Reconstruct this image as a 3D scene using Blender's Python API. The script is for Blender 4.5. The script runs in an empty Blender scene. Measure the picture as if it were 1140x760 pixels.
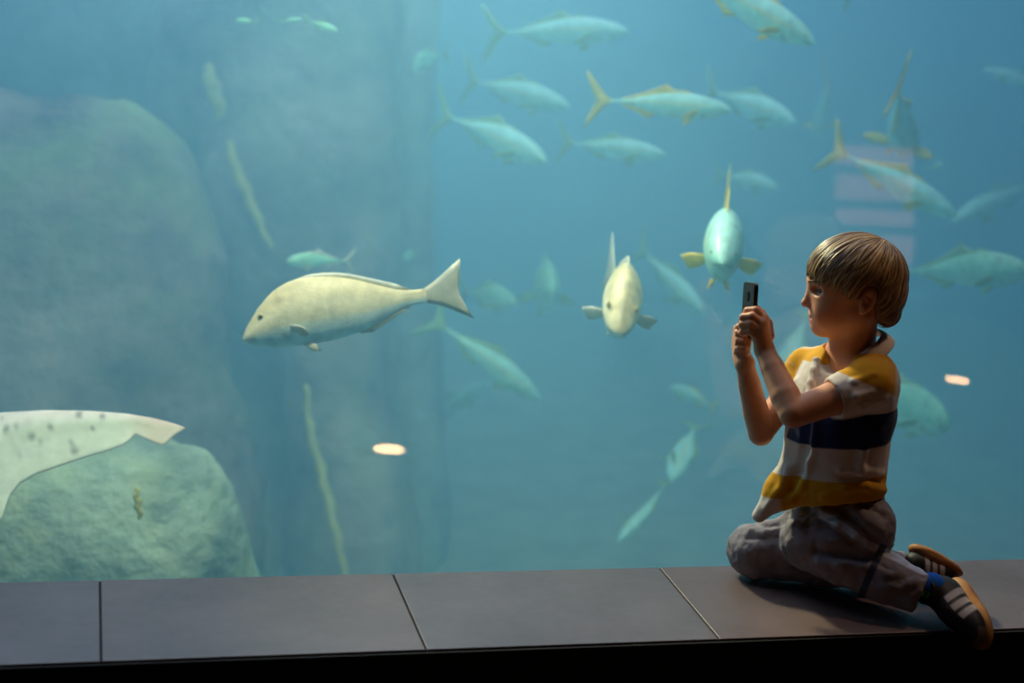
import bpy, math, random
import numpy as np
from mathutils import Vector, Matrix, noise

random.seed(7)
rng = np.random.default_rng(11)
scene = bpy.context.scene
COL = scene.collection

# ------------------------------------------------------------------ camera
F_PX = 1750.0
CAM = np.array([-0.0387, -3.037, 1.3368])
YAW, PITCH, ROLL = 0.2749, 0.2557, 0.088
_f = np.array([math.sin(YAW)*math.cos(PITCH), math.cos(YAW)*math.cos(PITCH), -math.sin(PITCH)])
_r0 = np.cross(_f, [0, 0, 1.0]); _r0 /= np.linalg.norm(_r0)
_u0 = np.cross(_r0, _f)
RT = math.cos(ROLL)*_r0 + math.sin(ROLL)*_u0
UP = -math.sin(ROLL)*_r0 + math.cos(ROLL)*_u0
FW = _f

def ray(px, py):
    return FW + RT*(px-570)/F_PX - UP*(py-380)/F_PX

def at(px, py, t):
    """point of the world seen at a pixel of the photograph, t metres down the lens axis"""
    return CAM + ray(px, py)*t

def on_z(px, py, z=0.0):
    d = ray(px, py); t = (z-CAM[2])/d[2]
    return CAM + d*t, t

cam_data = bpy.data.cameras.new('camera')
cam = bpy.data.objects.new('camera', cam_data); COL.objects.link(cam)
cam.matrix_world = Matrix(((RT[0], UP[0], -FW[0], CAM[0]), (RT[1], UP[1], -FW[1], CAM[1]),
                           (RT[2], UP[2], -FW[2], CAM[2]), (0, 0, 0, 1)))
cam_data.sensor_width = 36.0
cam_data.lens = 36.0*F_PX/1140.0
cam_data.dof.use_dof = True
cam_data.dof.focus_distance = 3.36
cam_data.dof.aperture_fstop = 1.9
cam_data.clip_start = 0.05
scene.camera = cam

scene.view_settings.view_transform = 'Standard'
scene.view_settings.look = 'None'
scene.view_settings.gamma = 1.0
scene.view_settings.use_curve_mapping = False
scene.view_settings.exposure = 0.0
cy = scene.cycles
cy.use_denoising = True
try: cy.denoiser = 'OPENIMAGEDENOISE'
except Exception: pass
cy.max_bounces = 10; cy.transparent_max_bounces = 24
cy.volume_bounces = 4; cy.diffuse_bounces = 3; cy.glossy_bounces = 3
cy.sample_clamp_indirect = 4.0
cy.caustics_reflective = False; cy.caustics_refractive = False

world = bpy.data.worlds.new('world'); scene.world = world
world.use_nodes = True
world.node_tree.nodes['Background'].inputs[0].default_value = (0, 0, 0, 1)

# ------------------------------------------------------------------ helpers
def srgb(r, g, b):
    f = lambda c: c/12.92 if c <= .04045 else ((c+.055)/1.055)**2.4
    return (f(r/255), f(g/255), f(b/255), 1.0)

def new_mat(name):
    m = bpy.data.materials.new(name); m.use_nodes = True
    nt = m.node_tree; nt.nodes.clear()
    out = nt.nodes.new('ShaderNodeOutputMaterial')
    return m, nt, out

def pbr(name, col, rough=.6, spec=.4, noise_scale=None, noise_amt=.25, bump=0.0, bump_scale=60, attr=None,
        sss=0.0, sss_rad=(.008, .003, .0015), sheen=0.0, coat=0.0, emit=None, alpha=None):
    m, nt, out = new_mat(name)
    b = nt.nodes.new('ShaderNodeBsdfPrincipled')
    b.inputs['Base Color'].default_value = col
    b.inputs['Roughness'].default_value = rough
    b.inputs['Specular IOR Level'].default_value = spec
    nt.links.new(b.outputs[0], out.inputs['Surface'])
    src = None
    if attr:
        a = nt.nodes.new('ShaderNodeAttribute'); a.attribute_name = attr
        src = a.outputs['Color']
    tc = nt.nodes.new('ShaderNodeTexCoord')
    if noise_scale:
        n = nt.nodes.new('ShaderNodeTexNoise'); n.inputs['Scale'].default_value = noise_scale
        n.inputs['Detail'].default_value = 5
        nt.links.new(tc.outputs['Object'], n.inputs['Vector'])
        mr = nt.nodes.new('ShaderNodeMapRange')
        mr.inputs['To Min'].default_value = 1-noise_amt; mr.inputs['To Max'].default_value = 1+noise_amt
        mr.inputs['From Min'].default_value = .25; mr.inputs['From Max'].default_value = .75
        nt.links.new(n.outputs['Fac'], mr.inputs['Value'])
        mx = nt.nodes.new('ShaderNodeMix'); mx.data_type = 'RGBA'; mx.blend_type = 'MULTIPLY'
        mx.inputs['Factor'].default_value = 1
        if src: nt.links.new(src, mx.inputs['A'])
        else: mx.inputs['A'].default_value = col
        nt.links.new(mr.outputs[0], mx.inputs['B'])
        src = mx.outputs['Result']
    if src: nt.links.new(src, b.inputs['Base Color'])
    if bump:
        n2 = nt.nodes.new('ShaderNodeTexNoise'); n2.inputs['Scale'].default_value = bump_scale
        n2.inputs['Detail'].default_value = 4
        nt.links.new(tc.outputs['Object'], n2.inputs['Vector'])
        bp = nt.nodes.new('ShaderNodeBump'); bp.inputs['Strength'].default_value = bump
        bp.inputs['Distance'].default_value = .01
        nt.links.new(n2.outputs['Fac'], bp.inputs['Height'])
        nt.links.new(bp.outputs[0], b.inputs['Normal'])
    if sss:
        b.inputs['Subsurface Weight'].default_value = sss
        b.inputs['Subsurface Radius'].default_value = (1, .4, .2)
        b.inputs['Subsurface Scale'].default_value = sss_rad[0]
    if sheen: b.inputs['Sheen Weight'].default_value = sheen
    if coat: b.inputs['Coat Weight'].default_value = coat; b.inputs['Coat Roughness'].default_value = .25
    return m

def emit_mat(name, col, strength):
    m, nt, out = new_mat(name)
    e = nt.nodes.new('ShaderNodeEmission'); e.inputs[0].default_value = col; e.inputs[1].default_value = strength
    nt.links.new(e.outputs[0], out.inputs['Surface'])
    return m

def link_mesh(name, verts, faces, mat, parent=None, smooth=True, colors=None, mats=None, fmat=None):
    me = bpy.data.meshes.new(name)
    verts = np.asarray(verts, dtype=float)
    me.from_pydata(verts.tolist(), [], [list(map(int, f)) for f in faces])
    for m in ([mat] if mats is None else mats): me.materials.append(m)
    if fmat is not None: me.polygons.foreach_set('material_index', np.asarray(fmat, dtype=np.int32))
    if smooth: me.polygons.foreach_set('use_smooth', np.ones(len(me.polygons), dtype=bool))
    if colors is not None:
        a = me.color_attributes.new('tint', 'FLOAT_COLOR', 'POINT')
        c = np.ones((len(verts), 4)); c[:, :3] = np.asarray(colors)[:, :3]
        a.data.foreach_set('color', c.astype(np.float32).ravel())
    me.update()
    o = bpy.data.objects.new(name, me); COL.objects.link(o)
    if parent is not None: o.parent = parent
    return o

def thing(name, label, cat, loc=(0, 0, 0), group=None):
    o = bpy.data.objects.new(name, None); COL.objects.link(o)
    o.location = loc; o.empty_display_size = .05
    o['label'] = label; o['category'] = cat
    if group: o['group'] = group
    return o

def tag(o, label, cat, group=None, kind=None):
    o['label'] = label; o['category'] = cat
    if group: o['group'] = group
    if kind: o['kind'] = kind
    return o

def structure(o):
    o['kind'] = 'structure'; return o

def box(name, lo, hi, mat, parent=None, bevel=0.0):
    (x0, y0, z0), (x1, y1, z1) = lo, hi
    v = [(x0,y0,z0),(x1,y0,z0),(x1,y1,z0),(x0,y1,z0),(x0,y0,z1),(x1,y0,z1),(x1,y1,z1),(x0,y1,z1)]
    f = [(0,3,2,1),(4,5,6,7),(0,1,5,4),(1,2,6,5),(2,3,7,6),(3,0,4,7)]
    o = link_mesh(name, v, f, mat, parent, smooth=False)
    if bevel:
        md = o.modifiers.new('bevel', 'BEVEL'); md.width = bevel; md.segments = 2
    return o

# ------------------------------------------------------------------ room
room_dark = pbr('dark_paint', srgb(38, 34, 32), rough=.8, noise_scale=3, noise_amt=.1)
carpet = pbr('dark_carpet', srgb(30, 27, 26), rough=.95, noise_scale=80, noise_amt=.3, bump=.4, bump_scale=300)
black_paint = pbr('black_plinth_paint', srgb(26, 24, 23), rough=.7, spec=.2, noise_scale=6, noise_amt=.15)

FZ = -0.45
structure(box('floor', (-4.0, -5.5, FZ-.1), (7.5, -0.30, FZ), carpet))
structure(box('ceiling', (-4.0, -5.5, 2.9), (7.5, -0.0, 3.0), room_dark))
structure(box('wall_rear', (-4.0, -5.6, FZ), (7.5, -5.5, 2.9), room_dark))
structure(box('wall_left', (-4.1, -5.5, FZ), (-4.0, 0.0, 2.9), room_dark))
structure(box('wall_right', (7.5, -5.5, FZ), (7.6, 0.0, 2.9), room_dark))
structure(box('trim_1', (-4.0, -0.02, 2.45), (7.5, 0.10, 2.9), room_dark))
# plinth under the seat
structure(box('trim_2', (-4.0, -0.335, FZ), (7.5, 0.0, -0.031), black_paint))

# seat of large stone tiles in front of the glass
def tile_material(name, base, seed):
    m, nt, out = new_mat(name)
    b = nt.nodes.new('ShaderNodeBsdfPrincipled')
    tc = nt.nodes.new('ShaderNodeTexCoord')
    mp = nt.nodes.new('ShaderNodeMapping'); mp.inputs['Location'].default_value = (seed*3.1, seed*1.7, 0)
    nt.links.new(tc.outputs['Object'], mp.inputs[0])
    n = nt.nodes.new('ShaderNodeTexNoise'); n.inputs['Scale'].default_value = 3.2; n.inputs['Detail'].default_value = 8
    n.inputs['Roughness'].default_value = .62
    n2 = nt.nodes.new('ShaderNodeTexNoise'); n2.inputs['Scale'].default_value = 40; n2.inputs['Detail'].default_value = 6
    for k in (n, n2): nt.links.new(mp.outputs[0], k.inputs['Vector'])
    r = nt.nodes.new('ShaderNodeValToRGB')
    r.color_ramp.elements[0].position = .3; r.color_ramp.elements[0].color = tuple(c*.72 for c in base[:3])+(1,)
    r.color_ramp.elements[1].position = .72; r.color_ramp.elements[1].color = tuple(c*1.3 for c in base[:3])+(1,)
    nt.links.new(n.outputs['Fac'], r.inputs[0])
    nt.links.new(r.outputs[0], b.inputs['Base Color'])
    mr = nt.nodes.new('ShaderNodeMapRange'); mr.inputs['To Min'].default_value = .34; mr.inputs['To Max'].default_value = .50
    nt.links.new(n2.outputs['Fac'], mr.inputs['Value']); nt.links.new(mr.outputs[0], b.inputs['Roughness'])
    bp = nt.nodes.new('ShaderNodeBump'); bp.inputs['Strength'].default_value = .12; bp.inputs['Distance'].default_value = .003
    nt.links.new(n2.outputs['Fac'], bp.inputs['Height']); nt.links.new(bp.outputs[0], b.inputs['Normal'])
    b.inputs['Specular IOR Level'].default_value = .7
    nt.links.new(b.outputs[0], out.inputs['Surface'])
    return m
tile_m = [tile_material('stone_tile_a', srgb(112, 94, 93), 1), tile_material('stone_tile_b', srgb(106, 94, 97), 2)]
grout = pbr('grout', srgb(60, 52, 46), rough=.9)
G = .0018
for i in range(-6, 11):
    o = box('trim_3' if i == -6 else 'trim_3.%03d' % (i+6), (i*.6+G, -.363, -.030), ((i+1)*.6-G, -.004, 0.0), tile_m[i % 2], bevel=.002)
    structure(o)
structure(box('trim_4', (-3.6, -.360, -.031), (6.6, -.004, -.0035), grout))
structure(box('edge_shade_strip', (-4.0, -.372, -.08), (7.5, -.365, -.004), black_paint))  # added black strip, hides the lit tile edges to keep the front in shade

# ------------------------------------------------------------------ tank
TX0, TX1, TY0, TY1, TZ0, TZ1 = -4.0, 7.5, .06, 9.0, -1.6, 2.6
tank_paint = pbr('tank_wall_paint', srgb(70, 120, 140), rough=.9, noise_scale=1.2, noise_amt=.3)
sand = pbr('tank_sand', srgb(166, 170, 146), rough=.95, noise_scale=5, noise_amt=.25, bump=.5, bump_scale=20)
structure(box('wall_back', (TX0, TY1+.002, TZ0), (TX1, TY1+.2, 4.7), tank_paint))
structure(box('wall_side', (TX0-.3, TY0, TZ0), (TX0-.002, TY1, 4.7), tank_paint))
structure(box('wall_side.001', (TX1+.002, TY0, TZ0), (TX1+.3, TY1, 4.7), tank_paint))
structure(box('wall_front', (TX0, .0, TZ0), (TX1, TY0-.002, -.06), tank_paint))
structure(box('ground', (TX0, TY0, TZ0-.3), (TX1, TY1, TZ0-.002), sand))

# the viewing pane
gm, nt, out = new_mat('acrylic_face')
tr = nt.nodes.new('ShaderNodeBsdfTransparent'); tr.inputs[0].default_value = (.97, .985, .985, 1)
gl = nt.nodes.new('ShaderNodeBsdfGlossy'); gl.inputs['Roughness'].default_value = .0
fr = nt.nodes.new('ShaderNodeFresnel'); fr.inputs[0].default_value = 1.49
mxs = nt.nodes.new('ShaderNodeMixShader')
nt.links.new(fr.outputs[0], mxs.inputs[0]); nt.links.new(tr.outputs[0], mxs.inputs[1]); nt.links.new(gl.outputs[0], mxs.inputs[2])
nt.links.new(mxs.outputs[0], out.inputs['Surface'])
gm2, nt, out = new_mat('acrylic_inside')
tr = nt.nodes.new('ShaderNodeBsdfTransparent'); nt.links.new(tr.outputs[0], out.inputs['Surface'])
x0, x1, z0, z1 = -4.0, 7.5, -.058, 2.449
v = [(x0,0,z0),(x1,0,z0),(x1,.055,z0),(x0,.055,z0),(x0,0,z1),(x1,0,z1),(x1,.055,z1),(x0,.055,z1)]
f = [(0,1,5,4),(0,3,2,1),(4,5,6,7),(1,2,6,5),(2,3,7,6),(3,0,4,7)]
pane = link_mesh('window_1', v, f, gm, smooth=False, mats=[gm, gm2], fmat=[0,1,1,1,1,1])
structure(pane)

# the water: one body of hazy blue-green sea water
wm, nt, out = new_mat('sea_water')
SC = (.075, .16, .21)
AB = (.11, .012, .0)
sc_n = nt.nodes.new('ShaderNodeVolumeScatter'); ab_n = nt.nodes.new('ShaderNodeVolumeAbsorption')
ms = max(SC); sc_n.inputs['Color'].default_value = (SC[0]/ms, SC[1]/ms, SC[2]/ms, 1); sc_n.inputs['Density'].default_value = ms
sc_n.inputs['Anisotropy'].default_value = 0.0
ma = max(AB); ab_n.inputs['Color'].default_value = (1-AB[0]/ma, 1-AB[1]/ma, 1-AB[2]/ma, 1); ab_n.inputs['Density'].default_value = ma
ad = nt.nodes.new('ShaderNodeAddShader')
nt.links.new(sc_n.outputs[0], ad.inputs[0]); nt.links.new(ab_n.outputs[0], ad.inputs[1])
nt.links.new(ad.outputs[0], out.inputs['Volume'])
water = box('water', (TX0, TY0, TZ0), (TX1, TY1, TZ1), wm)
structure(water)

# ------------------------------------------------------------------ lamps
def area(name, loc, target, sx, sy, power, col):
    l = bpy.data.lights.new(name, 'AREA'); l.shape = 'RECTANGLE'; l.size = sx; l.size_y = sy
    l.energy = power; l.color = col
    o = bpy.data.objects.new(name, l); COL.objects.link(o)
    o.location = loc
    d = Vector(target)-Vector(loc)
    o.rotation_euler = d.to_track_quat('-Z', 'Y').to_euler()
    return o

# ------------------------------------------------------------------ light
# daylight over the open top of the tank
area('tank_skylight', (0.2, 4.6, 4.6), (0.2, 4.6, 0), 6.0, 8.4, 430, (.62, .675, .95))
# lamp hung over the water along the pane
k_ = area('tank_lamp', (0.2, .16, 2.85), (0.25, 1.0, .4), .9, .3, 21, (1.0, .95, .76)); k_.data.spread = math.radians(75)
k_ = area('tank_lamp', (0.8, .16, 2.85), (1.0, 1.8, .5), .5, .3, 9, (1.0, .97, .82)); k_.data.spread = math.radians(60)
# warm downlight of the dark visitors' room, above the boy
area('room_downlight', (2.65, -.20, 2.6), (1.75, -.2, .5), .2, .2, 9, (1.0, .66, .40))
# narrow lamp added over the water at the left, to rim the boy's edges
k_ = area('rim_lamp', (.1, 3.4, 2.95), (1.55, -.1, .5), .4, .4, 17, (1.0, .90, .62)); k_.data.spread = math.radians(34)

# ------------------------------------------------------------------ solid modelling: distance fields skinned into one mesh
class Field:
    def __init__(self, lo, hi, h):
        self.lo = np.array(lo, float); self.h = float(h)
        self.n = np.maximum(3, np.ceil((np.array(hi)-self.lo)/h).astype(int)+1)
        self.a = np.full(self.n, 1.0, np.float32)
    def _sub(self, lo, hi):
        i0 = np.clip(np.floor((np.asarray(lo)-self.lo)/self.h).astype(int), 0, self.n)
        i1 = np.clip(np.ceil((np.asarray(hi)-self.lo)/self.h).astype(int)+1, 0, self.n)
        if (i1 <= i0).any(): return None, None
        ax = [self.lo[k]+self.h*np.arange(i0[k], i1[k]) for k in range(3)]
        P = np.meshgrid(*ax, indexing='ij')
        return tuple(slice(i0[k], i1[k]) for k in range(3)), P
    def _mix(self, sl, d, k, op):
        a = self.a[sl]; d = d.astype(np.float32)
        if op == 'add':
            if k <= 0: r = np.minimum(a, d)
            else:
                h = np.maximum(k-np.abs(a-d), 0)/k; r = np.minimum(a, d)-h*h*k*.25
        elif op == 'cut':
            d = -d
            if k <= 0: r = np.maximum(a, d)
            else:
                h = np.maximum(k-np.abs(a-d), 0)/k; r = np.maximum(a, d)+h*h*k*.25
        self.a[sl] = r
    def ell(self, c, r, k=0.0, op='add', rot=None):
        c = np.asarray(c, float); r = np.asarray(r, float)
        R = r.max()+k+3*self.h if rot is not None else r+k+3*self.h
        sl, P = self._sub(c-R, c+R)
        if sl is None: return self
        q = [P[i]-c[i] for i in range(3)]
        if rot is not None:
            q = [rot[0][i]*q[0]+rot[1][i]*q[1]+rot[2][i]*q[2] for i in range(3)]   # columns of rot are the local axes
        k0 = np.sqrt(sum((q[i]/r[i])**2 for i in range(3)))
        k1 = np.sqrt(sum((q[i]/r[i]**2)**2 for i in range(3)))+1e-9
        self._mix(sl, np.where(k0 < 1e-4, -r.min(), k0*(k0-1)/k1), k, op); return self
    def cap(self, a, b, ra, rb=None, k=0.0, op='add', flat=None):
        """rounded cone from a to b; flat = (unit axis, factor < 1) squashes it along that axis"""
        a = np.asarray(a, float); b = np.asarray(b, float); rb = ra if rb is None else rb
        R = max(ra, rb)+k+3*self.h
        sl, P = self._sub(np.minimum(a, b)-R, np.maximum(a, b)+R)
        if sl is None: return self
        ab = b-a; L = ab@ab+1e-12
        q = [P[i]-a[i] for i in range(3)]
        t = np.clip((q[0]*ab[0]+q[1]*ab[1]+q[2]*ab[2])/L, 0, 1)
        v = [q[i]-t*ab[i] for i in range(3)]
        if flat is not None:
            n, s = np.asarray(flat[0], float), flat[1]
            dn = v[0]*n[0]+v[1]*n[1]+v[2]*n[2]
            v = [v[i]+n[i]*dn*(1/s-1) for i in range(3)]
        d = np.sqrt(v[0]**2+v[1]**2+v[2]**2)-(ra+t*(rb-ra))
        if flat is not None: d = d*max(flat[1], .6)
        self._mix(sl, d, k, op); return self
    def chain(self, pts, rad, k=0.0, op='add', flat=None):
        for i in range(len(pts)-1): self.cap(pts[i], pts[i+1], rad[i], rad[i+1], k, op, flat)
        return self
    def half(self, p, n, k=0.0, lo=None, hi=None):
        """keep only the side the normal points away from (optionally inside a box)"""
        n = np.asarray(n, float); n = n/np.linalg.norm(n); p = np.asarray(p, float)
        sl, P = self._sub(self.lo if lo is None else lo, self.lo+self.h*self.n if hi is None else hi)
        d = (P[0]-p[0])*n[0]+(P[1]-p[1])*n[1]+(P[2]-p[2])*n[2]
        self._mix(sl, -d, k, 'cut'); return self
    def mesh(self, smooth=1):
        a = self.a; a[[0, -1]] = 1; a[:, [0, -1]] = 1; a[:, :, [0, -1]] = 1
        ins = a < 0
        c = np.zeros(np.array(a.shape)-1, np.int8)
        for i in (0, 1):
            for j in (0, 1):
                for k in (0, 1):
                    c += ins[i:a.shape[0]-1+i, j:a.shape[1]-1+j, k:a.shape[2]-1+k]
        cells = np.argwhere((c > 0) & (c < 8))
        idx = np.full(c.shape, -1, np.int64); idx[tuple(cells.T)] = np.arange(len(cells))
        acc = np.zeros((len(cells), 3)); cnt = np.zeros(len(cells))
        corners = [(i, j, k) for i in (0, 1) for j in (0, 1) for k in (0, 1)]
        val = {q: a[cells[:, 0]+q[0], cells[:, 1]+q[1], cells[:, 2]+q[2]].astype(float) for q in corners}
        for q in corners:
            for d in range(3):
                if q[d]: continue
                p = list(q); p[d] = 1; p = tuple(p)
                v0, v1 = val[q], val[p]; m = (v0 < 0) != (v1 < 0)
                t = np.where(m, v0/np.where(m, v0-v1, 1), 0)
                e = np.array(q, float)[None].repeat(len(cells), 0); e[:, d] += t
                acc[m] += e[m]; cnt[m] += 1
        V = self.lo+self.h*(cells+acc/np.maximum(cnt, 1)[:, None])
        faces = []
        for d in range(3):
            s0 = [slice(None)]*3; s1 = [slice(None)]*3; s0[d] = slice(0, -1); s1[d] = slice(1, None)
            A, B = ins[tuple(s0)], ins[tuple(s1)]
            E = np.argwhere(A != B); u, w = (d+1) % 3, (d+2) % 3
            E = E[(E[:, u] > 0) & (E[:, w] > 0)]
            fl = A[tuple(E.T)]
            def cid(du, dw):
                q = E.copy(); q[:, u] -= du; q[:, w] -= dw; return idx[tuple(q.T)]
            Q = np.stack([cid(1, 1), cid(0, 1), cid(0, 0), cid(1, 0)], 1)
            Q[~fl] = Q[~fl][:, ::-1]; faces.append(Q)
        Fq = np.concatenate(faces)
        for _ in range(smooth):
            S = np.zeros_like(V); n = np.zeros(len(V))
            for i in range(4):
                np.add.at(S, Fq[:, i], V[Fq[:, (i+1) % 4]]); np.add.at(n, Fq[:, i], 1)
                np.add.at(S, Fq[:, i], V[Fq[:, (i-1) % 4]]); np.add.at(n, Fq[:, i], 1)
            V = V*.5+.5*S/np.maximum(n, 1)[:, None]
        return V, Fq

def field_mesh(name, V, Fq, mat, parent=None, colors=None, mats=None, fmat=None):
    me = bpy.data.meshes.new(name)
    me.vertices.add(len(V)); me.vertices.foreach_set('co', np.asarray(V, np.float32).ravel())
    me.loops.add(len(Fq)*4); me.loops.foreach_set('vertex_index', Fq.astype(np.int32).ravel())
    me.polygons.add(len(Fq)); me.polygons.foreach_set('loop_start', np.arange(0, len(Fq)*4, 4, dtype=np.int32))
    for m in ([mat] if mats is None else mats): me.materials.append(m)
    if fmat is not None: me.polygons.foreach_set('material_index', np.asarray(fmat, dtype=np.int32))
    me.polygons.foreach_set('use_smooth', np.ones(len(Fq), dtype=bool))
    if colors is not None:
        a = me.color_attributes.new('tint', 'FLOAT_COLOR', 'POINT')
        c = np.ones((len(V), 4), np.float32); c[:, :3] = np.asarray(colors)[:, :3]
        a.data.foreach_set('color', c.ravel())
    me.update(calc_edges=True); me.validate()
    o = bpy.data.objects.new(name, me); COL.objects.link(o)
    if parent is not None: o.parent = parent
    return o

# ------------------------------------------------------------------ rocks of the tank
def rock_material(name, dark, mid, moss, moss_amt, scale):
    m, nt, out = new_mat(name)
    b = nt.nodes.new('ShaderNodeBsdfPrincipled'); b.inputs['Roughness'].default_value = .95
    b.inputs['Specular IOR Level'].default_value = .1
    tc = nt.nodes.new('ShaderNodeTexCoord')
    n1 = nt.nodes.new('ShaderNodeTexNoise'); n1.inputs['Scale'].default_value = scale; n1.inputs['Detail'].default_value = 8
    n1.inputs['Roughness'].default_value = .65
    n2 = nt.nodes.new('ShaderNodeTexNoise'); n2.inputs['Scale'].default_value = scale*.55; n2.inputs['Detail'].default_value = 6
    n2.inputs['Distortion'].default_value = .8
    n3 = nt.nodes.new('ShaderNodeTexNoise'); n3.inputs['Scale'].default_value = scale*6; n3.inputs['Detail'].default_value = 6
    for k in (n1, n2, n3): nt.links.new(tc.outputs['Object'], k.inputs['Vector'])
    r1 = nt.nodes.new('ShaderNodeValToRGB'); r1.color_ramp.elements[0].position = .35; r1.color_ramp.elements[0].color = dark
    r1.color_ramp.elements[1].position = .68; r1.color_ramp.elements[1].color = mid
    nt.links.new(n1.outputs['Fac'], r1.inputs[0])
    r2 = nt.nodes.new('ShaderNodeValToRGB'); r2.color_ramp.elements[0].position = .5; r2.color_ramp.elements[0].color = (0, 0, 0, 1)
    r2.color_ramp.elements[1].position = .72; r2.color_ramp.elements[1].color = (moss_amt, moss_amt, moss_amt, 1)
    nt.links.new(n2.outputs['Fac'], r2.inputs[0])
    mx = nt.nodes.new('ShaderNodeMix'); mx.data_type = 'RGBA'
    nt.links.new(r2.outputs[0], mx.inputs['Factor']); nt.links.new(r1.outputs[0], mx.inputs['A']); mx.inputs['B'].default_value = moss
    nt.links.new(mx.outputs['Result'], b.inputs['Base Color'])
    bp = nt.nodes.new('ShaderNodeBump'); bp.inputs['Strength'].default_value = .6; bp.inputs['Distance'].default_value = .06
    nt.links.new(n3.outputs['Fac'], bp.inputs['Height']); nt.links.new(bp.outputs[0], b.inputs['Normal'])
    nt.links.new(b.outputs[0], out.inputs['Surface'])
    return m

rock_a = rock_material('mossy_rock', srgb(84, 86, 86), srgb(170, 158, 142), srgb(150, 186, 112), .75, 2.0)
rock_b = rock_material('grey_rock', srgb(96, 100, 98), srgb(192, 182, 160), srgb(170, 196, 116), .6, 1.6)
rock_c = rock_material('dark_rock', srgb(124, 132, 128), srgb(190, 200, 180), srgb(190, 200, 130), .45, 1.8)
rock_d = rock_material('shelf_rock', srgb(112, 132, 116), srgb(196, 216, 182), srgb(214, 218, 120), .75, 2.6)
crust_m = rock_material('pale_crust', srgb(180, 176, 110), srgb(216, 206, 150), srgb(200, 200, 90), .7, 9.0)

def rock(name, label, mat, blobs, h=.05, rough=.10, freq=1.3, seed=0, streaks=()):
    """blobs: (pixel x, pixel y, distance down the lens, radii in metres, optional roll in degrees)"""
    cs = []
    for b in blobs:
        rot = Matrix.Rotation(math.radians(b[4]), 3, Vector(FW)) if len(b) > 4 and b[4] else None
        cs.append((at(b[0], b[1], b[2]), np.array(b[3], float), rot))
    M = max(c[1].max() for c in cs)
    lo = np.min([c[0]-(c[1].max() if c[2] else c[1]) for c in cs], 0)-.25; hi = np.max([c[0]+(c[1].max() if c[2] else c[1]) for c in cs], 0)+.25
    lo = np.maximum(lo, (TX0+.03, TY0+.25, TZ0-.1)); hi = np.minimum(hi, (TX1, TY1-.02, TZ1-.02))
    f = Field(lo, hi, h)
    for c, r, rot in cs: f.ell(c, r, k=.16, rot=rot)
    V, Fq = f.mesh(2)
    off = Vector((seed*7.3, seed*3.1, seed*5.7))
    N = np.zeros_like(V)
    nrm = np.cross(V[Fq[:, 2]]-V[Fq[:, 0]], V[Fq[:, 3]]-V[Fq[:, 1]])
    for i in range(4): np.add.at(N, Fq[:, i], nrm)
    N /= np.linalg.norm(N, axis=1)[:, None]+1e-9
    d = np.empty(len(V))
    for i, p in enumerate(V):
        q = Vector(p)*freq+off
        q.z *= .6
        d[i] = noise.fractal(q, .9, 2.0, 5)+.5*(abs(noise.noise(q*.7))-.3)
    V = V+N*(d*rough)[:, None]
    V[:, 1] = np.maximum(V[:, 1], TY0+.16)
    base = np.array([V[:, 0].mean(), V[:, 1].mean(), V[:, 2].min()])
    o = field_mesh(name, V-base, Fq, mat); o.location = base
    tag(o, label, 'rock')
    return o

boulder = rock('boulder', 'huge rounded boulder filling the upper left of the tank, behind the spotted tail', rock_a,
     [(40, 300, 6.0, (.72, .5, .66)), (-160, 420, 6.1, (.9, .6, 1.2)), (150, 250, 6.05, (.30, .45, .45)), (90, 560, 6.0, (.60, .5, .8)), (165, 600, 6.0, (.36, .45, .7)), (170, 390, 6.0, (.33, .45, .55)), (70, 900, 6.1, (.8, .5, 1.0))],
     seed=1, rough=.12)
ledge_rock = rock('ledge_rock', 'low mossy rock shelf at the lower left just above the stone seat', rock_d,
     [(60, 590, 4.9, (.5, .33, .34)), (165, 590, 4.95, (.26, .30, .36)), (-80, 570, 5.0, (.5, .35, .36)), (100, 800, 5.0, (.70, .35, .75)), (190, 690, 5.0, (.20, .3, .5))],
     seed=4, rough=.08, h=.04)
cliff = thing('rock_cliff', 'grey-green rock cliff with a tall pillar, rising behind the yellowish fish', 'rock', tuple(at(380, 600, 7.0)))
def cliff_part(name, *a, **k):
    o = rock(name, '', *a, **k)
    del o['label']; del o['category']
    o.location = Vector(o.location)-Vector(cliff.location); o.parent = cliff
    return o
cliff_part('pillar', rock_b,
     [(350, 40, 7.0, (.42, .4, .75)), (335, 230, 7.0, (.42, .4, .8)), (375, 450, 6.9, (.27, .38, .8)), (388, 640, 6.9, (.27, .4, .8)), (385, 850, 6.9, (.36, .45, .8)), (270, 60, 7.1, (.45, .4, .7)), (385, 180, 6.9, (.2, .3, 1.0))],
     seed=2, rough=.09)
cliff_part('buttress', rock_c,
     [(440, -20, 7.7, (.2, .4, .8)), (440, 180, 7.7, (.19, .4, .85)), (445, 400, 7.7, (.18, .4, .85)), (447, 620, 7.7, (.19, .4, .85)), (447, 850, 7.7, (.22, .4, .8))],
     seed=3, rough=.05)
cliff_part('cleft', rock_c,
     [(255, 150, 7.7, (.75, .35, 1.0)), (270, 450, 7.7, (.45, .35, 1.2)), (280, 800, 7.7, (.5, .35, 1.2)), (60, 10, 7.8, (1.2, .35, .8)), (60, -30, 7.2, (1.0, .35, .55)), (140, 20, 7.3, (.5, .3, .5))],
     seed=5, rough=.1)
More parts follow.
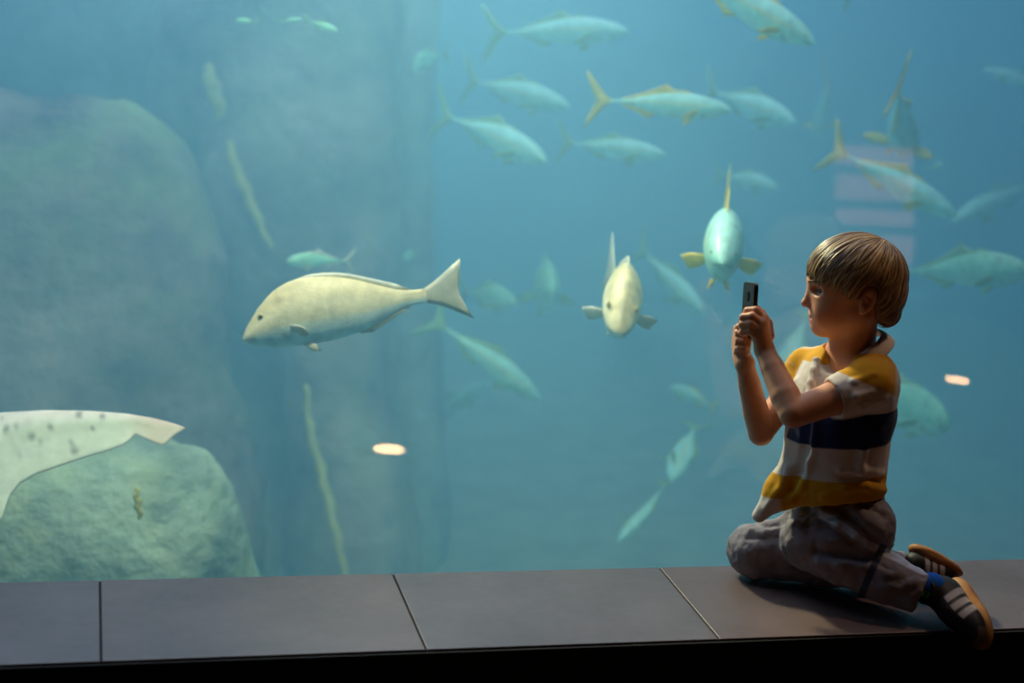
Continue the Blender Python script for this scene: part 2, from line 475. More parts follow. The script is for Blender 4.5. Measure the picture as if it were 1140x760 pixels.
def tube_mesh(pts, rad, ns=8):
    P = np.array(pts, float); n = len(P); v = []; f = []
    for i in range(n):
        t = P[min(i+1, n-1)]-P[max(i-1, 0)]; t /= np.linalg.norm(t)+1e-9
        a = np.cross(t, [0, 1.0, .1]); a /= np.linalg.norm(a); b_ = np.cross(t, a)
        for j in range(ns):
            an = 2*math.pi*j/ns; v.append(P[i]+(a*math.cos(an)+b_*math.sin(an))*rad[i])
    for i in range(n-1):
        for j in range(ns):
            k = (j+1) % ns; f.append((i*ns+j, i*ns+k, (i+1)*ns+k, (i+1)*ns+j))
    f += [tuple(range(ns))[::-1], tuple(range((n-1)*ns, n*ns))]
    return v, f
weed_m = pbr('yellow_weed', srgb(196, 190, 110), rough=.9, noise_scale=12, noise_amt=.3)
def strand(label, pix, t, r, name='kelp_strand'):
    pp = []
    for i in range(len(pix)-1):
        for k in range(8):
            u = k/8; pp.append(at(pix[i][0]*(1-u)+pix[i+1][0]*u+1.5*math.sin(i*3+k), pix[i][1]*(1-u)+pix[i+1][1]*u, t))
    pp.append(at(*pix[-1], t)); n = len(pp)
    v, f = tube_mesh(pp, [r*(.5+.6*math.sin(math.pi*(i+.5)/n)+.15*math.sin(i*2.1)) for i in range(n)])
    b0 = np.array(pp[-1]); o = link_mesh(name, np.array(v)-b0, f, weed_m); o.location = b0
    tag(o, label, 'seaweed', 'yellowish strands of weed on the rocks')
strand('long yellowish strand of weed hanging down the lower pillar to the seat', [(340, 428), (346, 480), (362, 545), (376, 600), (386, 650)], 6.2, .018)
strand('yellowish strand of weed in the upper cleft, left of the pale rock', [(230, 72), (238, 100), (246, 130)], 6.5, .03)
strand('slanting yellowish strand of weed over the cleft above the yellowish fish', [(254, 158), (264, 190), (280, 230), (302, 276)], 6.5, .022)
strand('short upright strand of weed on the low shelf under the spotted tail', [(151, 543), (154, 560), (156, 578)], 4.35, .009)

# ------------------------------------------------------------------ fish
def smoothstep(a, b, x):
    t = np.clip((x-a)/(b-a), 0, 1); return t*t*(3-2*t)

KINDS = {
 # top, bottom: outline from snout (0) to the tail root (1), in body lengths; wid: half width
 'snapper': dict(
   s=[0, .02, .06, .12, .20, .30, .40, .52, .64, .76, .86, .93, 1.0],
   top=[-.045, -.015, .025, .08, .135, .165, .167, .155, .125, .082, .046, .033, .032],
   bot=[-.065, -.080, -.096, -.108, -.118, -.125, -.128, -.124, -.108, -.075, -.042, -.030, -.030],
   wid=[.012, .035, .055, .072, .085, .090, .088, .078, .060, .038, .022, .014, .010]),
 'kingfish': dict(
   s=[0, .02, .06, .12, .20, .30, .42, .54, .66, .78, .88, .95, 1.0],
   top=[-.008, .014, .037, .063, .085, .102, .108, .098, .076, .046, .023, .014, .015],
   bot=[-.012, -.030, -.050, -.072, -.092, -.108, -.112, -.098, -.072, -.042, -.021, -.014, -.015],
   wid=[.006, .025, .043, .060, .072, .080, .079, .070, .053, .033, .018, .012, .008]),
 'trevally': dict(
   s=[0, .02, .06, .12, .20, .30, .42, .54, .66, .78, .88, .95, 1.0],
   top=[-.012, .03, .075, .118, .155, .178, .178, .155, .112, .062, .028, .016, .016],
   bot=[-.020, -.052, -.088, -.125, -.152, -.168, -.165, -.140, -.100, -.056, -.026, -.016, -.016],
   wid=[.008, .032, .052, .066, .076, .080, .076, .066, .050, .030, .016, .010, .007]),
}
def body_tint(kind, u, v, rnd):
    """u along the body, v = -1 belly .. 1 back; own colours, with light from above painted on kingfish backs"""
    if kind == 'snapper':
        back, mid, belly = np.array([.80, .68, .34]), np.array([.95, .87, .54]), np.array([.74, .96, .88])
    elif kind == 'trevally':
        back, mid, belly = np.array([.34, .72, .44]), np.array([.32, .70, .48]), np.array([.46, .80, .64])
    else:
        back, mid, belly = np.array([.50, .92, .74]), np.array([.38, .80, .64]), np.array([.46, .84, .72])  # kingfish back painted lighter, as if lit from above
    a = smoothstep(-.55, -.15, v)[:, None]; b = smoothstep(.1, .75, v)[:, None]
    c = belly*(1-a)+mid*a
    return c*(1-b)+back*b

fish_skin = pbr('fish_skin', (1, 1, 1, 1), rough=.38, spec=.5, attr='tint', noise_scale=30, noise_amt=.22, bump=.15, bump_scale=150)
fin_pale = pbr('pale_fin', srgb(205, 205, 180), rough=.5, noise_scale=40, noise_amt=.15)
fin_yellow = pbr('yellow_fin', srgb(232, 206, 70), rough=.5, noise_scale=40, noise_amt=.15)
fin_green = pbr('greenish_fin', srgb(150, 190, 130), rough=.5, noise_scale=40, noise_amt=.15)
eye_pale = pbr('fish_eye_ring', srgb(190, 180, 120), rough=.2)
eye_black = pbr('fish_pupil', srgb(12, 14, 16), rough=.1)

def fin_mesh(outline, thick, M):
    """outline in the fin's own plane (x, z) from the root ring outward; gets a tapering real thickness"""
    n = len(outline); P = np.array(outline, float)
    c = P.mean(0); inner = c+(P-c)*.72
    v = []; f = []
    for q in P: v.append((q[0], 0, q[1]))
    for s in (1, -1):
        for q in inner: v.append((q[0], s*thick*.5, q[1]))
        v.append((c[0], s*thick*.6, c[1]))
    for k, s in enumerate((1, -1)):
        b = n+k*(n+1); ctr = b+n
        for i in range(n):
            j = (i+1) % n
            qa = (i, j, b+j, b+i); ta = (b+i, b+j, ctr)
            f.append(qa if s < 0 else qa[::-1]); f.append(ta if s < 0 else ta[::-1])
    return np.array([M(p) for p in v]), f

def fish(kind, name, label, head, tail, roll=0, bend=0.0, fins='yellow', deep=1.0, group=None, dorsal=1.0, pect=1.0, tailfin=1.0):
    """head, tail = (pixel x, pixel y, distance down the lens): snout and tail-root ends of the body"""
    K = KINDS[kind]
    H, T = at(*head), at(*tail)
    L = np.linalg.norm(H-T); X = (H-T)/L
    Z = np.array([0, 0, 1.0]); Z -= X*(Z@X); Z /= np.linalg.norm(Z)
    Y = np.cross(Z, X)
    c, s = math.cos(math.radians(roll)), math.sin(math.radians(roll))
    Z, Y = c*Z+s*Y, c*Y-s*Z
    O = (H+T)/2
    root = thing(name, label, 'fish', tuple(O), group)
    fm = {'yellow': fin_yellow, 'pale': fin_pale, 'green': fin_green}[fins]
    def W(p):   # fish space (x forward from tail root 0 .. snout 1, y side, z up; body lengths) to world, relative to the root
        u = 1-p[0]
        side = p[1]+bend*(max(u-.35, 0)**2)*1.2-bend*.12
        return ((p[0]-.5)*X+side*Y+p[2]*Z)*L
    su = np.concatenate([np.linspace(0, .1, 9)[:-1], np.linspace(.1, 1, 30)])
    tp, bt, wd = (np.interp(su, K['s'], K[k]) for k in ('top', 'bot', 'wid'))
    for arr in (tp, bt, wd):
        arr[1:-1] = .25*arr[:-2]+.5*arr[1:-1]+.25*arr[2:]
    tp, bt = tp*deep, bt*deep
    NS = 28; v = []; col_u = []; col_v = []
    for i, u in enumerate(su):
        mid, hh = (tp[i]+bt[i])/2, (tp[i]-bt[i])/2
        for j in range(NS):
            a = 2*math.pi*j/NS
            ca, sa = math.cos(a), math.sin(a)
            y = wd[i]*math.copysign(abs(sa)**1.0, sa); z = mid+hh*ca
            if kind == 'kingfish': y *= 1.0-.18*max(0, -ca)
            else: y *= 1-.30*max(0, ca)**2-.1*max(0, -ca)
            v.append(W((1-u, y, z))); col_u.append(u); col_v.append(ca)
    n = len(su); f = []
    for i in range(n-1):
        for j in range(NS):
            k = (j+1) % NS
            f.append((i*NS+j, i*NS+k, (i+1)*NS+k, (i+1)*NS+j))
    v.append(W((1.002, 0, (tp[0]+bt[0])/2))); col_u.append(0); col_v.append(0)
    v.append(W((-.004, 0, (tp[-1]+bt[-1])/2))); col_u.append(1); col_v.append(0)
    for j in range(NS):
        k = (j+1) % NS
        f.append((len(v)-2, k, j)); f.append((len(v)-1, (n-1)*NS+j, (n-1)*NS+k))
    cu, cvv = np.array(col_u), np.array(col_v)
    C = body_tint(kind, cu, cvv, 0)
    if kind == 'kingfish':      # the yellow stripe along the flank
        st = np.exp(-((cvv-.25)/.12)**2)*smoothstep(.1, .25, cu)
        C = C*(1-.6*st[:, None])+np.array([.75, .72, .28])*.6*st[:, None]
    # gill cover edge and mouth line: marks of the animal
    g = np.exp(-((cu-(.245-.05*cvv**2))/.010)**2)*(np.abs(cvv) < .75)
    C = C*(1-.35*g[:, None])
    m = np.exp(-((cvv+.38)/.12)**2)*(cu < .065)
    C = C*(1-.5*m[:, None])
    link_mesh('body', v, f, fish_skin, root, colors=C)
    # tail fin
    tl = .27*tailfin
    if kind == 'snapper':
        out = [(.03, .028), (-.06, .07), (-.16, .135), (-.215, .168), (-.20, .10), (-.185, .03), (-.18, -.02), (-.205, -.10), (-.235, -.165), (-.17, -.125), (-.06, -.06), (.03, -.028)]
    else:
        out = [(.03, .013), (-.03, .035), (-.09, .105), (-.165, .20), (-.215, .245), (-.19, .175), (-.135, .085), (-.105, .025), (-.105, -.025), (-.135, -.085), (-.19, -.175), (-.215, -.245), (-.165, -.20), (-.09, -.105), (-.03, -.035), (.03, -.013)]
        out = [(x*tailfin, z*tailfin) for x, z in out]
    vv, ff = fin_mesh(out, .012, lambda p: W(p)); link_mesh('tail_fin', vv, ff, fm, root)
    top = lambda u: float(np.interp(u, su, tp)); bot = lambda u: float(np.interp(u, su, bt))
    # dorsal fin
    us = np.linspace(.30, .90, 9)
    hgt = {'snapper': .028, 'kingfish': .040, 'trevally': .05}[kind]*dorsal
    if kind == 'snapper': prof = [.3, .8, 1, 1, 1, .95, 1.1, 1.2, .2]
    else: prof = [.1, .5, .35, 1.7, 1.1, .7, .5, .4, .1]
    out = [(1-u, top(u)-.012) for u in us]+[(1-u-.02, top(u)+hgt*p) for u, p in zip(us[::-1], prof[::-1])]
    vv, ff = fin_mesh(out, .010, lambda p: W(p)); link_mesh('dorsal_fin', vv, ff, fm if kind != 'snapper' else fin_pale, root)
    us = np.linspace(.60, .88, 6)
    out = [(1-u, bot(u)+.012) for u in us]+[(1-u-.03, bot(u)-hgt*1.0*p) for u, p in zip(us[::-1], [.15, .35, .5, .8, 1.2, .2])]
    vv, ff = fin_mesh(out, .010, lambda p: W(p)); link_mesh('anal_fin', vv, ff, fm if kind != 'snapper' else fin_pale, root)
    wd_at = lambda u: float(np.interp(u, su, wd))
    for sd in (1, -1):
        # pectoral fin, swept back and out from behind the gill
        r0 = np.array([1-.27, sd*wd_at(.27)*.92, bot(.27)*.35])
        pl = .17*pect
        ax = np.array([-.62, sd*.68, -.30]); ax /= np.linalg.norm(ax)
        up = np.array([.42, 0, .9]); up -= ax*(ax@up); up /= np.linalg.norm(up)
        nn = np.cross(ax, up)
        out = [(-.02, .02), (.05, .036), (.11, .034), (pl, .012), (pl*.97, -.006), (.10, -.028), (.05, -.03), (-.02, -.016)]
        vv, ff = fin_mesh(out, .010, lambda p: W(r0+ax*p[0]+nn*p[1]+up*p[2])); link_mesh('pectoral_fin', vv, ff, fm, root)
        # pelvic fin
        r1 = np.array([1-.33, sd*.02, bot(.33)+.012])
        ax2 = np.array([-.72, sd*.25, -.55]); ax2 /= np.linalg.norm(ax2)
        up2 = np.array([.6, 0, -.8]); up2 -= ax2*(ax2@up2); up2 /= np.linalg.norm(up2); nn2 = np.cross(ax2, up2)
        out = [(-.02, .016), (.05, .022), (.09, .004), (.05, -.018), (-.02, -.012)]
        vv, ff = fin_mesh(out, .009, lambda p: W(r1+ax2*p[0]+nn2*p[1]+up2*p[2])); link_mesh('pelvic_fin', vv, ff, fm, root)
        # eye, its pupil a disc of its own
        eu = {'snapper': .115, 'kingfish': .085, 'trevally': .085}[kind]
        ez = top(eu)*.35+bot(eu)*.12+(.02 if kind == 'snapper' else 0)
        ey = wd_at(eu)*.86
        r = {'snapper': .017, 'kingfish': .012, 'trevally': .016}[kind]
        ev, ef = ball(r, 14, 9)
        eo = link_mesh('eye', [W((1-eu+q[0], sd*(ey+q[1]*.45), ez+q[2])) for q in ev], ef if sd > 0 else [t[::-1] for t in ef], eye_pale, root)
        link_mesh('pupil', [W((1-eu+q[0]*.55, sd*(ey+r*.30+q[1]*.25), ez+q[2]*.55)) for q in ev], ef if sd > 0 else [t[::-1] for t in ef], eye_black, eo)
    return root

def ball(r, nu=16, nv=10):
    v = [(0, 0, r)]; f = []
    for i in range(1, nv):
        th = math.pi*i/nv
        for j in range(nu):
            ph = 2*math.pi*j/nu
            v.append((r*math.sin(th)*math.cos(ph), r*math.sin(th)*math.sin(ph), r*math.cos(th)))
    v.append((0, 0, -r))
    for j in range(nu): f.append((0, 1+j, 1+(j+1) % nu))
    for i in range(nv-2):
        for j in range(nu):
            a, b = 1+i*nu+j, 1+i*nu+(j+1) % nu
            f.append((a, a+nu, b+nu, b))
    k = 1+(nv-2)*nu
    for j in range(nu): f.append((len(v)-1, k+(j+1) % nu, k+j))
    return v, f

# the yellowish fish close to the pane
fish('snapper', 'snapper', 'large yellowish silver fish swimming left in front of the rock pillar', (268, 364, 3.95), (474, 329, 4.0), bend=.05, fins='pale', roll=-14, deep=1.22, dorsal=.6, pect=.75)
# two seen head-on
fish('snapper', 'snapper', 'pale cream fish seen head-on with both side fins spread, left of the phone', (688, 356, 4.15), (692, 305, 4.75), roll=4, fins='pale', bend=-.10, deep=1.0, pect=.62)
fish('kingfish', 'kingfish', 'silver blue fish seen head-on with a yellow fin on top, just above the phone', (805, 290, 4.25), (806, 248, 4.95), bend=.0, fins='yellow', deep=1.3, pect=.62, dorsal=1.3)

SCH = 'yellow-tailed fish of the school'
def king(label, head, tail, **kw):
    return fish('kingfish', 'kingfish', label, head, tail, group=SCH, **kw)
king('big yellow-tailed fish cut by the top edge, heading down right', (908, 47, 5.0), (775, -22, 5.1), deep=1.15, bend=.05)
king('long dim greenish fish heading right at the top, higher than the rest beside the rocks', (700, 34, 6.3), (565, 36, 6.5), bend=-.05, fins='green')
king('dim blue-green fish heading right, second from the top beside the rocks', (635, 118, 6.6), (532, 92, 6.9), bend=.03, fins='green')
king('silver fish heading down right, third from the top in the column beside the rocks', (608, 178, 6.0), (506, 132, 6.3), bend=-.06, fins='green', deep=1.1)
king('bright long fish with a vivid yellow tail in the upper middle, heading right', (815, 122, 5.4), (680, 112, 5.5), bend=-.06, fins='yellow')
king('dimmer fish heading right with a green tail, just below the bright long one', (742, 172, 6.4), (638, 160, 6.6), bend=.04, fins='green')
king('dim fish with an upright tail, right of the bright long fish and partly behind it', (888, 136, 6.6), (796, 104, 6.9), bend=.08, fins='green', deep=1.2)
king('small dim fish alone, straight above the head-on fish over the phone', (866, 208, 7.4), (806, 196, 7.6), fins='green', deep=1.3)
king('silver fish with a bright yellow tail heading down right above the boy', (1066, 240, 5.7), (944, 174, 5.9), bend=-.04, fins='yellow')
king('fish seen from behind as a bright yellow crescent tail, high above the boy', (1008, 172, 6.4), (1000, 106, 5.7), roll=-12, bend=.0, fins='yellow', tailfin=.8, deep=.8)
king('faint fish with a green tail diving right, between the two head-on fish', (785, 348, 6.7), (718, 284, 7.0), fins='green', bend=.05)
king('large faint fish diving right beside the lower rock edge', (602, 444, 6.3), (496, 366, 6.2), fins='green', bend=.03)
king('bright green fish diving straight down, low in the open water', (748, 538, 6.0), (772, 474, 6.2), fins='green', bend=.2, deep=1.35, roll=90)
king('green fish diving down left near the seat, lowest in the open water', (688, 602, 6.2), (738, 546, 6.4), fins='green', bend=-.08, deep=1.25, roll=60)
king('faint fish with a yellow tail facing left, above the bright diving fish', (744, 430, 6.9), (792, 450, 6.8), fins='yellow', bend=.2, deep=1.4)
king('faint fish peeking from behind the rock edge at mid height', (545, 425, 8.0), (478, 468, 8.2), fins='green')
king('faint streak of a fish at the right edge, upper, heading left', (1060, 246, 7.6), (1150, 205, 7.8), fins='green')
king('thin faint fish at the upper right edge, nose to the left', (1095, 76, 7.8), (1160, 98, 7.8), fins='green')
king('fish almost wholly above the top edge, only tail and fins hanging in view', (1010, -24, 6.2), (948, -4, 6.3), fins='green')
king('faint fish partly hidden by the hands and phone, green, heading down', (864, 428, 6.4), (896, 356, 6.6), fins='green', deep=1.3, roll=70)
king('faint fish turned away with a curved yellow-green tail, left of the crescent tail', (908, 150, 8.2), (925, 95, 7.7), roll=10, fins='yellow', bend=.1)
fish('trevally', 'trevally', 'large green oval fish at the right edge, behind the boy\'s head', (1150, 300, 5.6), (1010, 302, 5.9), bend=.03, fins='green', deep=.8)
fish('trevally', 'trevally', 'round green fish behind the boy\'s back, heading down right', (1058, 472, 5.6), (952, 432, 6.0), bend=-.1, fins='green', deep=1.05)
fish('trevally', 'trevally', 'small round green fish right of the yellowish fish\'s tail, facing right', (574, 336, 6.7), (520, 326, 7.0), fins='green', bend=.03, deep=.9)
fish('trevally', 'trevally', 'small green fish seen nearly head-on, second to the left of the cream head-on fish', (618, 322, 6.6), (596, 314, 7.25), fins='green', bend=.1)
fish('trevally', 'trevally', 'small pale fish in front of the rock pillar, just above the yellowish fish', (319, 290, 5.4), (382, 290, 5.5), fins='pale', deep=.75, bend=.05)
fish('trevally', 'trevally', 'tiny bright green fish at the top, leftmost of three over the rock cleft', (262, 22, 5.1), (283, 24, 5.1), fins='green', deep=.8)
fish('trevally', 'trevally', 'tiny bright green fish at the top, middle one of three over the rock cleft', (336, 21, 5.1), (314, 24, 5.1), fins='green', deep=.6)
fish('trevally', 'trevally', 'small green fish at the top, rightmost of three over the rock cleft', (376, 34, 5.1), (344, 24, 5.1), fins='green', deep=.7)
fish('trevally', 'trevally', 'bright green fish at the top beside the buttress, below the pale patch of light', (462, 74, 6.2), (488, 60, 6.4), fins='green', deep=1.0, bend=.2)
fish('trevally', 'trevally', 'tiny bright green fish near the pillar, left of the yellowish fish\'s tail tip', (450, 285, 6.4), (462, 283, 6.5), fins='green')
fish('trevally', 'trevally', 'tiny bright green fish at the right, above the large oval fish', (1050, 183, 6.6), (1036, 188, 6.7), fins='green', deep=.8)

# ------------------------------------------------------------------ the boy
D0 = 3.43
X0, Y0 = (940-570)/F_PX*D0, -(500-380)/F_PX*D0
def J(px, py, w):
    d = D0+w
    return np.array([(px-570)/F_PX*d-X0, -(py-380)/F_PX*d-Y0, -w])
def PX(n, w=-.1): return n*(D0+w)/F_PX
def wz(px, py, z): return on_z(px, py, z)[1]-D0
def Jz(px, py, z): return J(px, py, wz(px, py, z))
def to_world(V):
    V = np.asarray(V, float).reshape(-1, 3)
    return CAM+(V[:, :1]+X0)*RT+(V[:, 1:2]+Y0)*UP+(D0-V[:, 2:3])*FW
UPL = np.array([RT[2], UP[2], -FW[2]])          # straight up, in the figure's frame
BASE = to_world(Jz(950, 655, 0.0))[0]; BASE[2] = 0.0

boy = thing('person', 'blond child in a striped polo shirt kneeling on the stone seat, raising a phone', 'person', tuple(BASE))
def put(name, V, Fq, mat, parent=boy, colors=None, quads=True, **k):
    Wd = to_world(V)-BASE
    if quads: return field_mesh(name, Wd, np.asarray(Fq), mat, parent, colors, **k)
    return link_mesh(name, Wd, Fq, mat, parent, colors=colors, **k)
def mix(C, w, col): return C*(1-w[:, None])+np.array(col)[:3]*w[:, None]
def bump_noise(V, Fq, amt, freq, seed=0, stretch=(1, 1, 1)):
    N = np.zeros_like(V)
    nrm = np.cross(V[Fq[:, 2]]-V[Fq[:, 0]], V[Fq[:, 3]]-V[Fq[:, 1]])
    for i in range(4): np.add.at(N, Fq[:, i], nrm)
    N /= np.linalg.norm(N, axis=1)[:, None]+1e-12
    o = Vector((seed*3.3, seed*1.9, seed*.7)); st = np.asarray(stretch)
    d = np.array([noise.fractal(Vector(p*freq*st)+o, 1.0, 2.0, 3) for p in V])
    return V+N*(d*amt)[:, None]

def surf(f, px, py, off=0.0):
    """where the line of sight through a pixel first meets the solid"""
    for w in np.arange(-.36, .25, .0015):
        p = J(px, py, w); i = np.round((p-f.lo)/f.h).astype(int)
        if (i < 0).any() or (i >= f.n).any(): continue
        if f.a[tuple(i)] < 0: return J(px, py, w-off)
    return None
def ridge(f, pts, r, op='add', k=6, off=0.0):
    P = [surf(f, x, y, off) for x, y in pts]
    P = [q for q in P if q is not None]; n = len(P)
    for i in range(n-1): f.cap(P[i], P[i+1], PX(r*(1-.5*i/n)), PX(r*(1-.5*(i+1)/n)), PX(k), op)

# ---- head frame: profile in the picture plane, tipped so that it stands upright
HW = -.145; HS = (D0+HW)/F_PX; HC = J(955, 316, HW)
_ta = math.radians(10); RH = np.array([[1, 0, 0], [0, math.cos(_ta), -math.sin(_ta)], [0, math.sin(_ta), math.cos(_ta)]])
def H(px, py, z=0.0):
    return HC+RH@(np.array([px-955, 316-py, z])*HS)
def hell(f, px, py, z, rx, ry, rz, k=0.0, op='add', rot=0):
    c, s = math.cos(math.radians(rot)), math.sin(math.radians(rot))
    R = RH@np.array([[c, -s, 0], [s, c, 0], [0, 0, 1]])
    return f.ell(H(px, py, z), np.array([rx, ry, rz])*HS, k*HS, op, R)
def hcap(f, a, b, ra, rb=None, k=0.0, op='add'):
    return f.cap(H(*a), H(*b), ra*HS, None if rb is None else rb*HS, k*HS, op)

body = Field(J(800, 610, -.30)-[0, .03, 0], J(1012, 255, -.30)+[0, 0, -.0], .0019)
lo = np.array([J(800, 380, .1)[0], J(940, 625, 0)[1], -.11]); hi = np.array([J(1012, 380, 0)[0], J(940, 255, -.1)[1], .32])
body = Field(lo, hi, .0019)
b = body
# skull and face
hell(b, 955, 310, 0, 49, 45, 40)
hell(b, 932, 318, 0, 32, 40, 33, 8)
hell(b, 931, 339, 0, 27, 32, 29, 10)
hell(b, 952, 338, 0, 26, 30, 32, 10)
for s in (1, -1):
    hcap(b, (918, 363.5, 5*s), (952, 347, 27*s), 9, 10, 12)          # jaw
    hell(b, 921, 347, 15*s, 16, 17, 13, 10)                          # cheek
    hcap(b, (904.5, 312, 5*s), (914, 312.5, 20*s), 5, 5, 7)              # brow
hell(b, 915, 363.5, 0, 9.0, 8.5, 10, 8)                                # chin
hell(b, 916, 353, 0, 10, 11, 15, 8)                                   # mouth barrel
hcap(b, (903.3, 320, 0), (897.6, 336.5, 0), 3.2, 4.0, 5)                 # nose
hell(b, 897.6, 337.4, 0, 4.8, 4.4, 5.2, 3)
for s in (1, -1):
    hell(b, 902.5, 340.2, 5.0*s, 4.2, 3.4, 3.2, 2.5)                 # wings
    hell(b, 904.0, 321.3, 18*s, 8.0, 5.6, 10.0, 3.5, 'cut')             # socket
    hell(b, 899.6, 343.6, 3.1*s, 1.8, 1.3, 1.5, 1, 'cut')            # nostril
hell(b, 906.4, 350.6, 0, 5.2, 3.2, 9.0, 2)                         # lips
hell(b, 907.6, 357.0, 0, 4.8, 3.1, 8.0, 2)
hcap(b, (900.5, 353.9, 0), (912, 353.9, 11), 1.0, .8, 1.0, 'cut')
hcap(b, (900.5, 353.9, 0), (912, 353.9, -11), 1.0, .8, 1.0, 'cut')
hcap(b, (901.0, 346, 0), (901.5, 349, 0), .9, .9, 1.5, 'cut')
for s in (1, -1):                                                    # eyelids
    ec = (913.5, 320.9, 13.6*s)
    hell(b, ec[0]+.6, ec[1], ec[2]+.2*s, 7.2, 6.8, 7.4, 1.2)
    hcap(b, (906.8, 316.8, 9*s), (912.0, 316.6, 20*s), 1.3, 1.2, 1.2)
    # opening between the lids
    hcap(b, (905.5, 321.2, 11.0*s), (912.0, 321.2, 21.5*s), 2.5, 2.2, .3, 'cut')
    # ear
    zs = 41.5*s
    er = RH@np.array([[.95, .30*1, 0], [-.30, .95, 0], [0, 0, 1]])
    b.ell(H(957.5, 327.5, zs), np.array([9.6, 14.2, 5.0])*HS, 4*HS, 'add', er)
    hcap(b, (957, 328, zs-9*s), (957, 328, zs), 6, 6, 4)
    hell(b, 953.5, 339.0, zs-1*s, 5.0, 5.2, 3.8, 2)
    b.ell(H(956.5, 328.0, zs+5.0*s), np.array([5.2, 8.8, 4.4])*HS, 1.5*HS, 'cut', er)
    hcap(b, (954.5, 325, zs+1.2*s), (959.0, 331, zs+1.5*s), 1.5, 1.5, 1.2)
    hcap(b, (950.0, 329, zs), (951.0, 334, zs), 2.2, 2.2, 2)
# neck and trunk
b.cap(H(953, 345), J(948, 398, -.115), PX(25), PX(25), PX(9))
AX = J(945, 392, -.105)-J(957, 585, 0.0); AX /= np.linalg.norm(AX)
LAT = np.array([math.sin(.61), 0, math.cos(.61)]); LAT -= AX*(LAT@AX); LAT /= np.linalg.norm(LAT)
FR = np.cross(AX, LAT);  FR = FR if FR[0] < 0 else -FR
b.chain([J(944, 408, -.105), J(938, 440, -.09), J(933, 490, -.06), J(932, 540, -.03), J(950, 580, 0)],
        [PX(30), PX(46), PX(45), PX(36), PX(30)], PX(12))
SHN, ELN, WRN = J(968, 428, -.205), J(883, 460, -.25), J(851, 389, -.178)
SHF, ELF, WRF = J(895, 412, -.02), J(847, 482, -.055), J(829, 404, -.125)
b.cap(J(945, 400, -.11), SHN, PX(16), PX(17), PX(14)); b.cap(J(945, 400, -.11), SHF, PX(15), PX(15), PX(14))
def mid(a, c, t): return a+(c-a)*t
b.chain([SHN, mid(SHN, ELN, .5), ELN], [PX(18.5), PX(18), PX(15.5)], PX(1.5))
b.chain([ELN, mid(ELN, WRN, .28), mid(ELN, WRN, .7), WRN], [PX(15.2), PX(15.8), PX(13.0), PX(10.2)], PX(1.5))
b.chain([SHF, mid(SHF, ELF, .5), ELF], [PX(16), PX(16), PX(14)], PX(1.5))
b.chain([ELF, mid(ELF, WRF, .3), mid(ELF, WRF, .7), WRF], [PX(14), PX(14.6), PX(12.4), PX(9.8)], PX(1.5))

# hands: palm wedges from the wrist to four knuckles, then each finger on its own
def hand(wr, knuckles, fingers, thumb, pr=8.0):
    for kx in knuckles: b.cap(wr, J(*kx), PX(8.5), PX(pr*.72), PX(5))
    for i in range(3): b.cap(J(*knuckles[i]), J(*knuckles[i+1]), PX(pr*.66), PX(pr*.66), PX(3))
    for kx, fg in zip(knuckles, fingers):
        pts = [J(*kx)]+[J(*q) for q in fg]
        rad = [PX(5.0), PX(4.7), PX(4.3), PX(3.7)][:len(pts)]
        b.chain(pts, rad, PX(1.1))
    pts = [J(*q) for q in thumb]
    b.chain(pts, [PX(6.5), PX(5.2), PX(4.6), PX(3.9)][:len(pts)], PX(2.0))
hand(WRN, [(850, 354, -.190), (848, 360, -.196), (846, 367, -.196), (843, 374, -.192)],
     [[(841, 345.5, -.194), (832, 346, -.184), (829, 351, -.168)],
      [(837, 352.0, -.203), (827.5, 353, -.192), (825.5, 357, -.174)],
      [(836, 360.0, -.203), (826.5, 361, -.192), (826, 364, -.174)],
      [(835, 368.0, -.198), (827.5, 369, -.188), (827.5, 371, -.172)]],
     [(856, 374, -.168), (855, 360, -.155), (848, 349, -.150), (842.5, 343, -.150)])
hand(WRF, [(822, 375, -.104), (819, 379.5, -.102), (818.5, 385, -.104), (820.5, 391, -.108)],
     [[(818, 367.5, -.122), (823, 364, -.140), (829, 365.5, -.150)],
      [(816.5, 374, -.124), (821, 371, -.143), (827, 372, -.153)],
      [(817, 381, -.127), (821.5, 379, -.145), (827, 379.5, -.153)],
      [(819.5, 388, -.130), (824, 387, -.146), (828.5, 387, -.152)]],
     [(829, 390, -.138), (832, 378, -.146), (836, 368, -.150), (837, 361, -.148)], pr=7.5)

V, Fq = body.mesh(1)
skin = np.array(srgb(226, 160, 122)[:3]); C = np.tile(skin, (len(V), 1))
Hl = (V-HC)@RH/HS                                   # back to head pixels
hx, hy, hz = Hl[:, 0]+955, 316-Hl[:, 1], Hl[:, 2]
on_head = (hy < 372)
lip = np.exp(-((hy-354.0)/4.6)**2)*(np.abs(hz) < 9.5)*smoothstep(911, 906, hx)*on_head
C = mix(C, np.clip(lip, 0, 1)*.75, srgb(186, 92, 84))
chk = np.exp(-(((hx-921)/14)**2+((hy-346)/11)**2))*on_head
C = mix(C, chk*.35, srgb(222, 132, 108))
nos = np.exp(-(((hx-897)/6)**2+((hy-339)/5)**2+(hz/7)**2)); C = mix(C, nos*.25, srgb(222, 130, 108))
lid = np.exp(-(((hx-906)/4)**2+((hy-317.2)/1.2)**2))*(np.abs(hz) > 6)*(np.abs(hz) < 21); C = mix(C, np.clip(lid, 0, 1)*.6, srgb(120, 76, 56))
skin_m = pbr('skin', (1, 1, 1, 1), rough=.5, spec=.4, attr='tint', noise_scale=45, noise_amt=.05, sss=.10, sss_rad=(.006, 0, 0))
body_o = put('body', V, Fq, skin_m, colors=C)

